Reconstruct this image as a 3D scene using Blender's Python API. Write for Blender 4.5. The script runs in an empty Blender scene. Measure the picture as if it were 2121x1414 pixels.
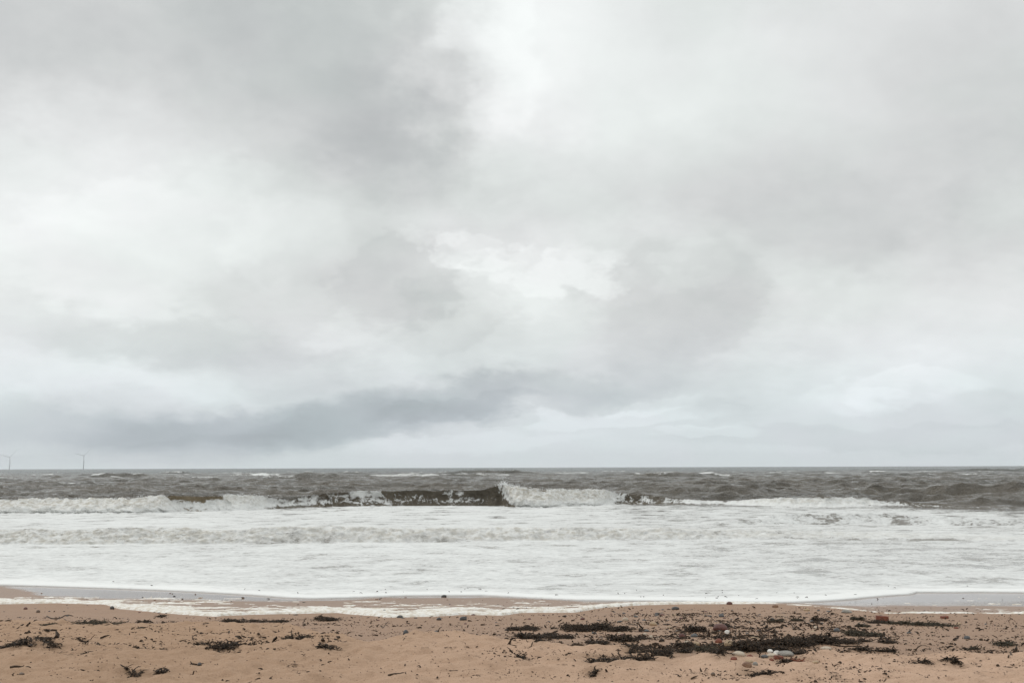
import bpy, bmesh, math, random
import numpy as np
from mathutils import Vector, Matrix

SC = bpy.context.scene
COL = SC.collection
R = math.radians

# ------------------------------------------------------------------ camera
W, H, FOC = 2121.0, 1414.0, 2062.0
CAMZ = 3.0
PITCH = math.atan((967.5 - 707) / FOC)
ROLL = 7 / 2121.0
cam_d = bpy.data.cameras.new('camera')
cam = bpy.data.objects.new('camera', cam_d)
COL.objects.link(cam)
fw = Vector((0, math.cos(PITCH), math.sin(PITCH)))
r0 = Vector((1, 0, 0))
u0 = Vector((0, -math.sin(PITCH), math.cos(PITCH)))
rt = r0 * math.cos(ROLL) - u0 * math.sin(ROLL)
up = u0 * math.cos(ROLL) + r0 * math.sin(ROLL)
cam.matrix_world = Matrix(((rt.x, up.x, -fw.x, 0), (rt.y, up.y, -fw.y, 0), (rt.z, up.z, -fw.z, CAMZ), (0, 0, 0, 1)))
cam_d.sensor_width = 36.0
cam_d.lens = 36.0 * FOC / W
cam_d.clip_start = 0.1
cam_d.clip_end = 60000
SC.camera = cam
SC.render.resolution_x, SC.render.resolution_y = 1024, 682
SC.view_settings.view_transform = 'Standard'
SC.view_settings.look = 'None'
SC.view_settings.exposure = 0.0
SC.view_settings.gamma = 1.0


def ray(px, py):
    """direction of a photo pixel, scaled so that its depth y is 1 (arrays allowed)"""
    a = (np.asarray(px, float) - W / 2) / FOC
    b = (H / 2 - np.asarray(py, float)) / FOC
    dx = fw.x + a * rt.x + b * up.x
    dy = fw.y + a * rt.y + b * up.y
    dz = fw.z + a * rt.z + b * up.z
    return dx / dy, dz / dy


def on_plane(px, py, z):
    kx, kz = ray(px, py)
    y = (z - CAMZ) / kz
    return kx * y, y


# ------------------------------------------------------------------ noise
_rng = np.random.RandomState(7)
_ang = _rng.rand(65536).astype(np.float32) * 2 * np.pi
_gx, _gy = np.cos(_ang), np.sin(_ang)


def perlin(x, y, seed=0):
    xf, yf = np.floor(x), np.floor(y)
    ix, iy = xf.astype(np.int32), yf.astype(np.int32)
    fx, fy = (x - xf).astype(np.float32), (y - yf).astype(np.float32)

    def g(i, j, ax, ay):
        h = ((i * 73856093) ^ (j * 19349663) ^ (seed * 83492791 + 12345))
        h = (h ^ (h >> 13)) & 65535
        return _gx[h] * ax + _gy[h] * ay
    u = fx * fx * fx * (fx * (fx * 6 - 15) + 10)
    v = fy * fy * fy * (fy * (fy * 6 - 15) + 10)
    a = g(ix, iy, fx, fy)
    b = g(ix + 1, iy, fx - 1, fy)
    c = g(ix, iy + 1, fx, fy - 1)
    d = g(ix + 1, iy + 1, fx - 1, fy - 1)
    ab = a + (b - a) * u
    cd = c + (d - c) * u
    return (ab + (cd - ab) * v) * 1.5


def fbm(x, y, octv=4, seed=0, gain=0.5, ridge=False):
    s = np.zeros(np.shape(x), np.float32)
    amp, f, tot = 1.0, 1.0, 0.0
    for o in range(octv):
        n = perlin(x * f + o * 17.3, y * f - o * 9.1, seed + o)
        if ridge:
            n = 1 - 2 * np.abs(n)
        s += amp * n
        tot += amp
        amp *= gain
        f *= 2.03
    return s / tot


def sstep(a, b, x):
    t = np.clip((x - a) / (b - a), 0, 1)
    return t * t * (3 - 2 * t)


# ------------------------------------------------------------------ ground profile
WL = -0.15                                    # mean water level
_py = np.array([-400, -60, 0, 6, 10, 11.5, 13, 16, 20, 22.5, 26, 32, 45, 100, 20000.])
_pz = np.array([2.2, 1.75, 1.33, 1.22, 1.14, 1.04, 0.86, 0.555, 0.19, 0.03, -0.11, -0.3, -0.7, -2.0, -6.])


def profile(y):
    return np.interp(y, _py, _pz)


_ty = np.linspace(-60, 120, 7200)
_tz = profile(_ty)
_k = np.ones(41) / 41
_tzs = np.convolve(np.pad(_tz, 20, mode='edge'), _k, 'valid')


def prof(y):
    y = np.asarray(y, float)
    return np.where((y > -59) & (y < 118), np.interp(y, _ty, _tzs), profile(y))


def at(px, py):
    """photo pixel -> point on the smooth beach"""
    kx, kz = ray(px, py)
    kx, kz = np.atleast_1d(kx), np.atleast_1d(kz)
    lo, hi = np.full(kz.shape, 4.0), np.full(kz.shape, 60.0)
    for _ in range(50):
        m = (lo + hi) / 2
        below = CAMZ + kz * m < prof(m)
        hi = np.where(below, m, hi)
        lo = np.where(below, lo, m)
    return kx * lo, lo


def curve(pts):
    pts = np.array(pts, float)
    X, Y = at(pts[:, 0], pts[:, 1])
    o = np.argsort(X)
    return X[o], Y[o]


def dense(pts, n=400):
    p = np.array(pts, float)
    xs = np.linspace(p[0, 0], p[-1, 0], n)
    return np.stack([xs, np.interp(xs, p[:, 0], p[:, 1])], 1)


SWASH_PX = [(-200, 1208), (0, 1212), (100, 1214), (250, 1219), (330, 1222), (400, 1225), (520, 1232), (600, 1238), (650, 1239.5), (720, 1238),
            (800, 1235), (850, 1233.5), (1000, 1233), (1060, 1236), (1130, 1240), (1200, 1243), (1300, 1244), (1400, 1245), (1500, 1247),
            (1640, 1247.5), (1700, 1245), (1760, 1241), (1820, 1235), (1850, 1232.5), (1880, 1231), (1893, 1229), (1899, 1226.2), (1960, 1226.5), (2030, 1226), (2121, 1227), (2400, 1228)]
swX, swY = curve(dense(SWASH_PX, 700))
FILM_PX = [(-200, 1213), (0, 1214), (55, 1226), (85, 1237), (250, 1240), (400, 1243), (560, 1246), (640, 1245), (760, 1241), (900, 1238), (1000, 1238),
           (1080, 1240), (1200, 1246), (1640, 1250), (1740, 1254), (1800, 1256), (1950, 1255), (2121, 1255), (2400, 1256)]
fiX, fiY = curve(dense(FILM_PX))
DAMP_PX = [(-200, 1288), (0, 1284), (150, 1290), (300, 1294), (420, 1290), (500, 1293), (600, 1297), (645, 1309), (690, 1318), (760, 1330), (800, 1326), (860, 1312),
           (930, 1311), (1000, 1321), (1060, 1327), (1150, 1336), (1300, 1346), (1420, 1360), (1530, 1366), (1650, 1367), (1720, 1356), (1790, 1360),
           (1850, 1362), (1910, 1365), (1960, 1352), (2020, 1351), (2045, 1364), (2070, 1351), (2121, 1353), (2400, 1350)]
daX, daY = curve(dense(DAMP_PX))
FOAM_PX = [(-200, 1251), (0, 1250), (120, 1248), (220, 1251), (250, 1260), (330, 1267), (400, 1273), (450, 1276), (520, 1272), (600, 1270), (700, 1268), (800, 1277),
           (900, 1276), (960, 1272), (1040, 1273), (1080, 1268), (1190, 1267), (1250, 1257), (1330, 1252), (1420, 1250), (1600, 1250), (1680, 1255), (1760, 1262),
           (1840, 1270), (1900, 1269), (2020, 1270), (2121, 1271), (2400, 1272)]
flX, flY = curve(dense(FOAM_PX))


def swash(x): return np.interp(x, swX, swY)
def film_edge(x): return np.interp(x, fiX, fiY)
def damp_edge(x): return np.interp(x, daX, daY)
def foam_edge(x): return np.interp(x, flX, flY)


def dampness(x, y):
    w = fbm(x * 1.7, y * 1.7, 3, 21) * 0.22
    return sstep(-0.18, 0.22, y - damp_edge(x) + w)


def sand_h(x, y):
    x = np.asarray(x, np.float32)
    y = np.asarray(y, np.float32)
    d = dampness(x, y)
    near = sstep(45, 25, np.abs(x)) * sstep(-5, 2, y)
    dry = (1 - d) * near
    h = prof(y)
    h = h + dry * (0.05 * fbm(x * 1.1, y * 1.4, 2, 3) + 0.075 * fbm(x * 2.2, y * 3.2, 2, 5) + 0.028 * fbm(x * 7, y * 10, 2, 8))
    h = h + dry * 0.02 - 0.0
    h = h + d * near * (0.02 * fbm(x * 0.35, y * 0.8, 2, 12) + 0.006 * fbm(x * 3, y * 4, 3, 15)) * sstep(21.5, 18, y)
    return h


# ------------------------------------------------------------------ mesh helpers
def mesh_np(name, verts, quads, mats, attrs=None, smooth=True, tris=None):
    me = bpy.data.meshes.new(name)
    nq = len(quads) if quads is not None else 0
    nt = len(tris) if tris is not None else 0
    me.vertices.add(len(verts))
    me.vertices.foreach_set('co', np.ascontiguousarray(verts, np.float32).ravel())
    me.loops.add(nq * 4 + nt * 3)
    me.polygons.add(nq + nt)
    li = []
    if nq: li.append(np.asarray(quads, np.int32).ravel())
    if nt: li.append(np.asarray(tris, np.int32).ravel())
    me.loops.foreach_set('vertex_index', np.concatenate(li))
    st = np.concatenate([np.arange(nq) * 4, nq * 4 + np.arange(nt) * 3]).astype(np.int32)
    me.polygons.foreach_set('loop_start', st)
    me.polygons.foreach_set('use_smooth', np.full(nq + nt, smooth, bool))
    me.update(calc_edges=True)
    for k, v in (attrs or {}).items():
        a = me.attributes.new(k, 'FLOAT', 'POINT')
        a.data.foreach_set('value', np.ascontiguousarray(v, np.float32).ravel())
    for m in (mats if isinstance(mats, (list, tuple)) else [mats]):
        me.materials.append(m)
    return me


def grid_quads(nr, nc):
    i = np.arange(nr - 1)[:, None] * nc + np.arange(nc - 1)[None, :]
    return np.stack([i, i + 1, i + nc + 1, i + nc], -1).reshape(-1, 4)


def put(name, me, parent=None, loc=None):
    o = bpy.data.objects.new(name, me)
    COL.objects.link(o)
    if parent: o.parent = parent
    if loc is not None: o.location = loc
    return o


def tag(o, label=None, cat=None, group=None, kind=None):
    if label: o['label'] = label
    if cat: o['category'] = cat
    if group: o['group'] = group
    if kind: o['kind'] = kind
    return o


# ------------------------------------------------------------------ node helpers
class NT:
    def __init__(s, tree):
        s.t = tree
        s.n, s.l = tree.nodes, tree.links

    def new(s, typ, **kw):
        n = s.n.new(typ)
        for k, v in kw.items():
            setattr(n, k, v)
        return n

    def link(s, a, b): s.l.new(a, b)

    def set(s, sock, v):
        if isinstance(v, (int, float)): sock.default_value = v
        elif isinstance(v, (tuple, list)): sock.default_value = v
        else: s.link(v, sock)

    def math(s, op, a, b=0.0, c=0.0, clamp=False):
        n = s.new('ShaderNodeMath', operation=op)
        n.use_clamp = clamp
        s.set(n.inputs[0], a); s.set(n.inputs[1], b); s.set(n.inputs[2], c)
        return n.outputs[0]

    def vmath(s, op, a, b=(0, 0, 0), scale=None):
        n = s.new('ShaderNodeVectorMath', operation=op)
        s.set(n.inputs[0], a); s.set(n.inputs[1], b)
        if scale is not None: s.set(n.inputs['Scale'], scale)
        return n.outputs[0]

    def noise(s, vec, scale, detail=4, rough=0.5, dist=0.0, col=False):
        n = s.new('ShaderNodeTexNoise')
        n.inputs['Scale'].default_value = scale
        n.inputs['Detail'].default_value = detail
        n.inputs['Roughness'].default_value = rough
        n.inputs['Distortion'].default_value = dist
        if vec is not None: s.link(vec, n.inputs['Vector'])
        return n.outputs['Color' if col else 'Fac']

    def mapping(s, vec, loc=(0, 0, 0), rot=(0, 0, 0), scale=(1, 1, 1), typ='POINT'):
        n = s.new('ShaderNodeMapping', vector_type=typ)
        s.link(vec, n.inputs[0])
        n.inputs['Location'].default_value = loc
        n.inputs['Rotation'].default_value = rot
        n.inputs['Scale'].default_value = scale
        return n.outputs[0]

    def ramp(s, f, a, b, ca=0.0, cb=1.0):
        n = s.new('ShaderNodeMapRange', interpolation_type='SMOOTHSTEP')
        s.set(n.inputs[0], f)
        s.set(n.inputs[1], a); s.set(n.inputs[2], b)
        s.set(n.inputs[3], ca); s.set(n.inputs[4], cb)
        return n.outputs[0]

    def mix(s, f, a, b):
        n = s.new('ShaderNodeMix', data_type='RGBA')
        s.set(n.inputs[0], f)
        s.set(n.inputs[6], a if not isinstance(a, tuple) else (*a, 1)[:4])
        s.set(n.inputs[7], b if not isinstance(b, tuple) else (*b, 1)[:4])
        return n.outputs[2]

    def attr(s, name):
        return s.new('ShaderNodeAttribute', attribute_name=name).outputs['Fac']

    def bump(s, h, strength, dist, nrm=None):
        n = s.new('ShaderNodeBump')
        s.set(n.inputs['Strength'], strength)
        n.inputs['Distance'].default_value = dist
        s.link(h, n.inputs['Height'])
        if nrm is not None: s.link(nrm, n.inputs['Normal'])
        return n.outputs[0]


def material(name):
    m = bpy.data.materials.new(name)
    m.use_nodes = True
    t = NT(m.node_tree)
    p = m.node_tree.nodes['Principled BSDF']
    return m, t, p


# ------------------------------------------------------------------ world: overcast sky
SUN_EL, SUN_AZ = R(42), R(-58)         # sun behind the cloud, out over the sea to the left
world = bpy.data.worlds.new('World')
SC.world = world
world.use_nodes = True
t = NT(world.node_tree)
bg = t.n['Background']
tc = t.new('ShaderNodeTexCoord').outputs['Generated']
sep = t.new('ShaderNodeSeparateXYZ'); t.link(tc, sep.inputs[0])
X_, Y_, Z_ = sep.outputs
az = t.math('ARCTAN2', X_, Y_)
el = t.math('ARCSINE', Z_)
comb = t.new('ShaderNodeCombineXYZ')
t.link(az, comb.inputs[0]); t.link(el, comb.inputs[1])
uv = comb.outputs[0]
# cloud coordinates: the cloud deck seen in perspective, flattening towards the horizon
zc = t.math('ADD', t.math('MAXIMUM', Z_, 0.0), 0.42)
cmb2 = t.new('ShaderNodeCombineXYZ')
t.link(t.math('DIVIDE', X_, zc), cmb2.inputs[0]); t.link(t.math('DIVIDE', Y_, zc), cmb2.inputs[1])
deck = cmb2.outputs[0]
w1 = t.noise(deck, 2.4, 3, 0.55, col=True)
w2 = t.noise(deck, 8.5, 5, 0.6, col=True)
wv = t.vmath('ADD', t.vmath('SCALE', t.vmath('SUBTRACT', w1, (.5, .5, .5)), scale=0.17), t.vmath('SCALE', t.vmath('SUBTRACT', w2, (.5, .5, .5)), scale=0.12))
w3 = t.noise(deck, 26.0, 4, 0.6, col=True)
wv = t.vmath('ADD', wv, t.vmath('SCALE', t.vmath('SUBTRACT', w3, (.5, .5, .5)), scale=0.04))
wv = t.vmath('MULTIPLY', wv, (1.0, 0.75, 0.0))
# less vertical warp near the horizon
elw = t.ramp(el, 0.0, 0.22, 0.25, 1.0)
wv = t.vmath('SCALE', wv, scale=elw)
uvw = t.vmath('ADD', uv, wv)


def ang(px, py):
    kx, kz = ray(px, py)
    v = Vector((float(kx), 1.0, float(kz))).normalized()
    return math.atan2(v.x, v.y), math.asin(v.z)


# cloud masses: centre in the photo's sky, half sizes, turn, brightness step, edge hardness
BLOBS = [
    # px, py, half width, half height, turn, brightness step, softness of the edge (1 = soft)
    (300, 20, 760, 250, -10, -0.17, .7), (640, 150, 400, 200, -24, -0.11, .8), (60, 60, 300, 150, 0, -0.10, 1), (720, 60, 330, 190, -28, -0.08, .34), (800, 270, 170, 110, -30, -0.08, .7),
    (1110, 30, 230, 330, 8, 0.20, 1), (1020, 60, 110, 180, 20, 0.09, .35), (1000, 200, 220, 130, 25, 0.10, .7), (1280, 130, 380, 230, 0, 0.07, 1),
    (1820, 400, 520, 220, 8, -0.09, 1), (1740, 450, 280, 90, 14, -0.09, .7), (2080, 250, 280, 460, 0, -0.11, 1), (2130, 40, 260, 180, 0, -0.08, 1),
    (1480, 130, 300, 120, 10, 0.05, 1), (1380, 430, 420, 150, 0, -0.06, 1),
    (150, 340, 500, 190, 18, 0.11, .8), (60, 520, 300, 220, 0, 0.10, .8), (280, 500, 240, 120, 0, 0.08, .35), (590, 480, 130, 90, 0, 0.11, .6), (520, 350, 120, 60, 20, 0.06, .5),
    (860, 400, 360, 190, -10, -0.08, 1), (720, 590, 300, 120, 10, -0.09, .6), (840, 590, 150, 100, 20, -0.10, .25), (930, 670, 110, 70, 20, -0.08, .3),
    (1090, 590, 260, 130, -12, 0.07, 1), (1000, 540, 105, 46, -30, 0.11, .3), (1110, 600, 130, 48, -8, 0.11, .35), (1195, 590, 80, 50, 20, 0.08, .4), (1060, 660, 110, 46, 0, 0.07, .5), (920, 505, 70, 26, -10, 0.10, .4),
    (1390, 640, 190, 120, 20, -0.10, .3), (1440, 690, 270, 130, 0, -0.08, .7), (1290, 560, 60, 70, 20, -0.07, .4), (1330, 735, 260, 70, 0, -0.04, 1),
    (1430, 545, 330, 80, -5, 0.07, .6), (1360, 600, 120, 30, 20, 0.04, .4), (1900, 690, 460, 140, 6, 0.10, .8), (1850, 810, 170, 30, 5, 0.09, .35), (2000, 770, 300, 60, 0, 0.06, .8),
    (430, 720, 330, 70, -12, -0.12, .5), (150, 780, 330, 60, -6, 0.12, .5), (480, 800, 240, 40, -10, 0.07, .6), (720, 770, 180, 36, 0, 0.06, .6), (720, 690, 100, 30, 0, 0.06, .4),
    (520, 865, 540, 85, 5, -0.16, 1), (540, 890, 380, 54, 5, -0.19, .55), (820, 850, 330, 56, 10, -0.17, .5), (1070, 818, 280, 44, 5, -0.13, .6), (1230, 805, 220, 40, 2, -0.07, .8), (960, 845, 180, 24, 8, -0.07, .3), (430, 910, 160, 20, 4, -0.05, .35),
    (1450, 800, 230, 60, 5, -0.06, .7), (1490, 850, 90, 24, -10, -0.06, .4),
    (150, 880, 400, 70, -3, -0.15, 1), (1050, 868, 70, 14, 5, -0.12, .3), (1270, 862, 240, 22, 2, 0.11, .35), (1350, 835, 100, 18, 6, 0.09, .35), (1470, 898, 110, 15, 0, 0.11, .3), (980, 915, 260, 20, 3, 0.08, .5), (280, 935, 320, 18, 0, 0.06, .6),
    (1800, 905, 420, 26, 0, -0.09, .4), (2060, 845, 220, 40, 0, -0.06, .5), (1650, 850, 260, 40, 0, -0.03, .7), (1810, 818, 60, 16, 0, 0.07, .35),
]
lum = None
for (bx, by, rx, ry, ro, amp, soft) in BLOBS:
    cu, cv = ang(bx, by)
    k_ = 1.0 + .45 * soft
    mp = t.mapping(uvw, (cu, cv, 0), (0, 0, R(ro)), (rx * k_ / FOC, ry * k_ / FOC, 1), 'TEXTURE')
    gn = t.new('ShaderNodeTexGradient', gradient_type='SPHERICAL')
    t.link(mp, gn.inputs[0])
    e0 = 1 - 1 / k_                                 # the stated outline sits half way up the edge
    wd = max(.10, .9 * soft)
    lum = t.math('MULTIPLY_ADD', t.ramp(gn.outputs[1], max(0.0, e0 - wd / 2), max(0.0, e0 - wd / 2) + wd), amp * .54, lum if lum is not None else 0.77)
# billowing detail of the deck
d1 = t.math('SUBTRACT', t.noise(deck, 4.6, 7, 0.58, 0.25), 0.5)
d2 = t.math('SUBTRACT', t.noise(deck, 17.0, 5, 0.6), 0.5)
damp_ = t.ramp(el, 0.0, 0.12, 0.35, 1.0)
lum = t.math('ADD', lum, t.math('MULTIPLY', t.math('ADD', t.math('MULTIPLY', d1, 0.25), t.math('MULTIPLY', d2, 0.085)), damp_))
# overcast: the cloud thins and brightens towards the zenith, above what the photo shows
lum = t.math('ADD', lum, t.ramp(el, 0.55, 1.2, 0.0, 0.45))
lum = t.math('MINIMUM', t.math('MAXIMUM', lum, 0.36), 1.6)
tint = t.mix(t.ramp(lum, 0.44, 0.7), (0.945, 0.99, 0.995), (0.975, 1.0, 0.99))
tint = t.mix(t.math('MULTIPLY', t.ramp(el, 0.03, 0.17, 1.0, 0.0), t.ramp(lum, 0.75, 0.45, 0.55, 1.0)), tint, (0.885, 0.985, 1.05))
tn = t.noise(deck, 3.1, 3, .5)
tint = t.vmath('MULTIPLY', tint, t.mix(t.ramp(tn, .38, .62), (.984, 1.003, .997), (1.0, .995, 1.004)))
cloud = t.vmath('SCALE', tint, scale=lum)
sky = t.new('ShaderNodeTexSky', sky_type='NISHITA')
sky.sun_disc = False
sky.sun_elevation = SUN_EL
sky.sun_rotation = SUN_AZ
sky.air_density, sky.dust_density, sky.ozone_density = 1.0, 2.0, 1.0
# the clear sky hardly shows through the deck
cl10 = t.vmath('SCALE', cloud, scale=10.0)
t.link(t.mix(0.99, sky.outputs[0], cl10), bg.inputs['Color'])
bg.inputs['Strength'].default_value = 0.1

sun_d = bpy.data.lights.new('sun', 'SUN')
sun_d.energy = 0.8
sun_d.angle = R(25)
sun_d.color = (1.0, 0.97, 0.93)
sun = bpy.data.objects.new('sun', sun_d)
COL.objects.link(sun)
sd = Vector((math.sin(SUN_AZ) * math.cos(SUN_EL), math.cos(SUN_AZ) * math.cos(SUN_EL), math.sin(SUN_EL)))
sun.rotation_euler = (-sd).to_track_quat('-Z', 'Y').to_euler()
sun.location = (0, 0, 60)

# ------------------------------------------------------------------ sand
m_sand, t, p = material('sand')
pos = t.new('ShaderNodeTexCoord').outputs['Object']
da, fi, pa = t.attr('damp'), t.attr('film'), t.attr('pale')
n_big = t.noise(pos, 1.3, 5, 0.6)
n_mid = t.noise(pos, 14.0, 4, 0.6)
n_grain = t.noise(pos, 70.0, 4, 0.75)
dry = t.mix(n_big, (0.345, 0.226, 0.150), (0.440, 0.296, 0.203))
dry = t.mix(t.math('MULTIPLY', t.ramp(n_mid, 0.35, 0.75), 0.35), dry, (0.36, 0.23, 0.145))
wet = t.mix(n_big, (0.275, 0.172, 0.113), (0.365, 0.234, 0.157))
wet = t.mix(t.math('MULTIPLY', t.ramp(n_mid, 0.4, 0.8), 0.4), wet, (0.25, 0.15, 0.09))
dry = t.mix(pa, dry, t.mix(n_big, (.45, 0.301, 0.211), (.545, 0.374, 0.272)))
c = t.mix(da, dry, wet)
stn = t.attr('stain')
c = t.mix(t.math('MULTIPLY', stn, t.ramp(n_mid, .25, .6, .35, 1.0)), c, (.13, .078, .042))
c = t.mix(t.ramp(n_grain, 0.53, 0.70, 0, 0.7), c, (0.15, 0.095, 0.065))
c = t.mix(t.ramp(n_grain, 0.42, 0.2, 0, 0.35), c, (0.6, 0.47, 0.36))
c = t.mix(t.math('MULTIPLY', fi, 0.8), c, (0.16, 0.10, 0.075))
t.link(c, p.inputs['Base Color'])
rgh = t.math('MULTIPLY_ADD', da, -0.33, 0.93)
rgh = t.math('MULTIPLY_ADD', fi, -0.5, rgh)
t.link(t.math('MAXIMUM', rgh, 0.06), p.inputs['Roughness'])
t.link(t.math('MULTIPLY_ADD', fi, 0.35, 0.15), p.inputs['Specular IOR Level'])
hb = t.math('ADD', t.math('MULTIPLY', n_mid, 1.0), t.math('MULTIPLY', n_grain, 0.35))
t.link(t.bump(hb, t.math('MULTIPLY_ADD', fi, -0.88, 0.9), 0.018), p.inputs['Normal'])


# where seaweed lies (box in the photo, label): its juice stains the sand round it
CL = [
    ((1165, 1266, 1286, 1308), 'tallest black seaweed heap with a humped top on the damp sand', {}),
    ((1262, 1306, 1291, 1309), 'low black seaweed heap joined to the right end of the tallest one', {}),
    ((1054, 1112, 1289, 1307), 'small dark seaweed tuft pair at the left end of the heaps', {}),
    ((1071, 1148, 1303, 1326), 'ragged dark seaweed heap below the left tuft pair', dict(dens=.8)),
    ((1140, 1190, 1309, 1325), 'thin streak of dark seaweed right of the ragged heap', dict(dens=.6)),
    ((1215, 1258, 1319, 1335), 'short dark seaweed tuft below the tallest heap', dict(dens=.7)),
    ((1261, 1312, 1314, 1332), 'rounded black seaweed tuft between the tallest heap and the slanting strand', {}),
    ((1318, 1338, 1316, 1327), 'tiny black seaweed tuft beside a pale pebble', {}),
    ((1310, 1384, 1331, 1361), 'dark seaweed strand slanting down towards a grey pebble', dict(tilt=-.8, dens=.9)),
    ((1219, 1354, 1356, 1377), 'long thin black seaweed strand lying foremost on the pale sand', dict(dens=.85)),
    ((1424, 1461, 1289, 1314), 'dark seaweed heap with a pale rounded stone on it', {}),
    ((1478, 1515, 1290, 1301), 'black weed draped over the dark red brown rock', dict(dens=.6)),
    ((1400, 1436, 1322, 1342), 'black seaweed patch round the light grey stone', {}),
    ((1408, 1430, 1339, 1354), 'small round black tuft at the lower left of the main seaweed mat', {}),
    ((1443, 1490, 1330, 1353), 'olive brown seaweed patch left of the big ochre stone', dict(dens=.8, mat='g')),
    ((1521, 1572, 1315, 1354), 'thick black centre of the main seaweed mat', dict(dens=1.2)),
    ((1572, 1670, 1317, 1342), 'long black middle of the main seaweed mat reaching rightwards', dict(dens=1.1)),
    ((1636, 1724, 1304, 1341), 'big black seaweed heap at the right end of the main mat', dict(dens=1.2)),
    ((1715, 1778, 1317, 1337), 'trailing dark seaweed tail off the right end of the main mat', dict(dens=.7)),
    ((1566, 1632, 1335, 1352), 'tangled dark seaweed behind the white lumps', dict(dens=.9)),
    ((1480, 1522, 1357, 1378), 'dark seaweed tuft left of the big pale oval stone', dict(dens=.9)),
    ((1553, 1606, 1388, 1401), 'low dark seaweed wisp on pale sand below the stone pile', dict(dens=.7)),
    ((1617, 1655, 1363, 1373), 'thin black seaweed wisp in front of the orange red brick piece', dict(dens=.7)),
    ((1648, 1669, 1365, 1378), 'small rusty red seaweed tuft on pale sand', dict(mat='r', dens=.8)),
    ((1642, 1664, 1346, 1358), 'dark little seaweed tuft at the end of the long grey stone', {}),
    ((1755, 1812, 1299, 1318), 'greenish black seaweed mound on open damp sand', dict(mat='g', dens=1.2)),
    ((1780, 1799, 1323, 1331), 'small dark scrap of weed below the greenish mound', {}),
    ((1773, 1801, 1339, 1350), 'ring shaped dark seaweed at the edge of the dry sand', dict(dens=.7)),
    ((1827, 1855, 1325, 1334), 'small dark seaweed tuft right of the greenish mound', {}),
    ((1817, 1849, 1343, 1352), 'flat dark seaweed strip on the edge of the dry sand', {}),
    ((1842, 1895, 1284, 1296), 'dark rope like bundle of weed below the large red brick', dict(mat='g', dens=.9)),
    ((1796, 1842, 1282, 1291), 'thin dark weed line at the left of the large red brick', dict(dens=.6)),
    ((1906, 1970, 1289, 1297), 'slate coloured weed strip with white bits on it', dict(mat='g', dens=.6)),
    ((2057, 2098, 1325, 1338), 'olive seaweed bunch on damp sand near the photo right edge', dict(mat='g', dens=.8)),
    ((2007, 2027, 1338, 1346), 'small olive seaweed scrap left of the olive bunch', dict(mat='g')),
    ((1958, 1984, 1370, 1379), 'black seaweed scrap on pale sand in the lower right', {}),
    ((1896, 1924, 1369, 1378), 'stringy black seaweed scrap left of the lower right scrap', dict(dens=.6)),
    ((1764, 1786, 1273, 1286), 'grey green weed tangle below the large flat grey stone', dict(mat='g')),
    ((1776, 1798, 1288, 1300), 'grey green weed tangle above the greenish mound', dict(mat='g')),
    ((1590, 1622, 1279, 1290), 'dark weed tangle in the upper pebble scatter', dict(mat='g')),
    ((1640, 1665, 1277, 1288), 'olive weed tangle right of the upper pebble scatter', dict(mat='g')),
    ((1685, 1710, 1276, 1288), 'dark weed tangle half way between pebbles and the flat grey stone', {}),
    ((462, 497, 1276, 1290), 'dark seaweed lump just under the foam line in the left half', {}),
    ((494, 531, 1280, 1290), 'dark seaweed lump touching the right side of the lump under the foam', {}),
    ((543, 599, 1281, 1289), 'flat dark seaweed strip under the foam line', dict(dens=.7)),
    ((650, 704, 1273, 1286), 'dark seaweed heap under the foam right of the flat strip', {}),
    ((592, 645, 1320, 1338), 'largest black seaweed tuft of the left half with curled stalks', dict(dens=1.1)),
    ((656, 705, 1336, 1352), 'stringy black seaweed below the curled stalks', dict(dens=.6)),
    ((442, 502, 1328, 1348), 'straggling black seaweed tuft in the left half of the dry sand', {}),
    ((405, 433, 1328, 1337), 'small black weed strip left of the straggling tuft', dict(dens=.7)),
    ((20, 78, 1326, 1350), 'big black seaweed tuft near the left edge of the photo', dict(dens=1.1, tilt=.8)),
    ((-6, 24, 1337, 1349), 'dark seaweed scrap cut by the left edge of the photo', {}),
    ((76, 124, 1319, 1331), 'black seaweed strip right above the big left tuft', {}),
    ((94, 130, 1335, 1346), 'thin black weed strip below the long upper strip at the left', dict(dens=.6)),
    ((290, 312, 1281, 1290), 'small humped dark seaweed on damp sand at the left', {}),
    ((335, 364, 1284, 1292), 'flat dark seaweed on damp sand right of the small hump', dict(dens=.7)),
    ((326, 344, 1269, 1278), 'tiny dark weed pile right under the foam in the left part', {}),
    ((171, 196, 1350, 1361), 'black comb shaped seaweed scrap on bare dry sand', {}),
    ((166, 186, 1325, 1333), 'small black weed scrap right of the long upper strip', {}),
    ((286, 302, 1338, 1352), 'upright dark seaweed sprig on dry sand', dict(dens=.7)),
    ((150, 250, 1288, 1298), 'long broken line of slate dark weed along the damp edge at the left', dict(dens=.6, mat='g')),
    ((270, 302, 1296, 1309), 'olive weed scrap at the end of the broken weed line', dict(mat='g', dens=.6)),
    ((76, 112, 1288, 1298), 'small slate dark weed patch left of the broken weed line', dict(mat='g', dens=.6)),
    ((255, 292, 1392, 1404), 'curved dark seaweed stalk heap near the lower left', dict(dens=.6)),
    ((325, 346, 1390, 1401), 'black seaweed scrap right of the curved stalk heap', {}),
    ((406, 416, 1370, 1382), 'single black seaweed lump on bare sand left of centre', {}),
    ((1112, 1130, 1329, 1340), 'small dark seaweed sprig below the ragged heap', dict(dens=.7)),
    ((1070, 1086, 1362, 1369), 'tiny black seaweed lump on pale sand in the lower middle', {}),
    ((1187, 1200, 1326, 1337), 'round brown weed ball below the thin streak', dict(mat='b')),
    ((1222, 1236, 1390, 1399), 'tiny dark weed scrap near the lower middle', {}),
]

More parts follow.
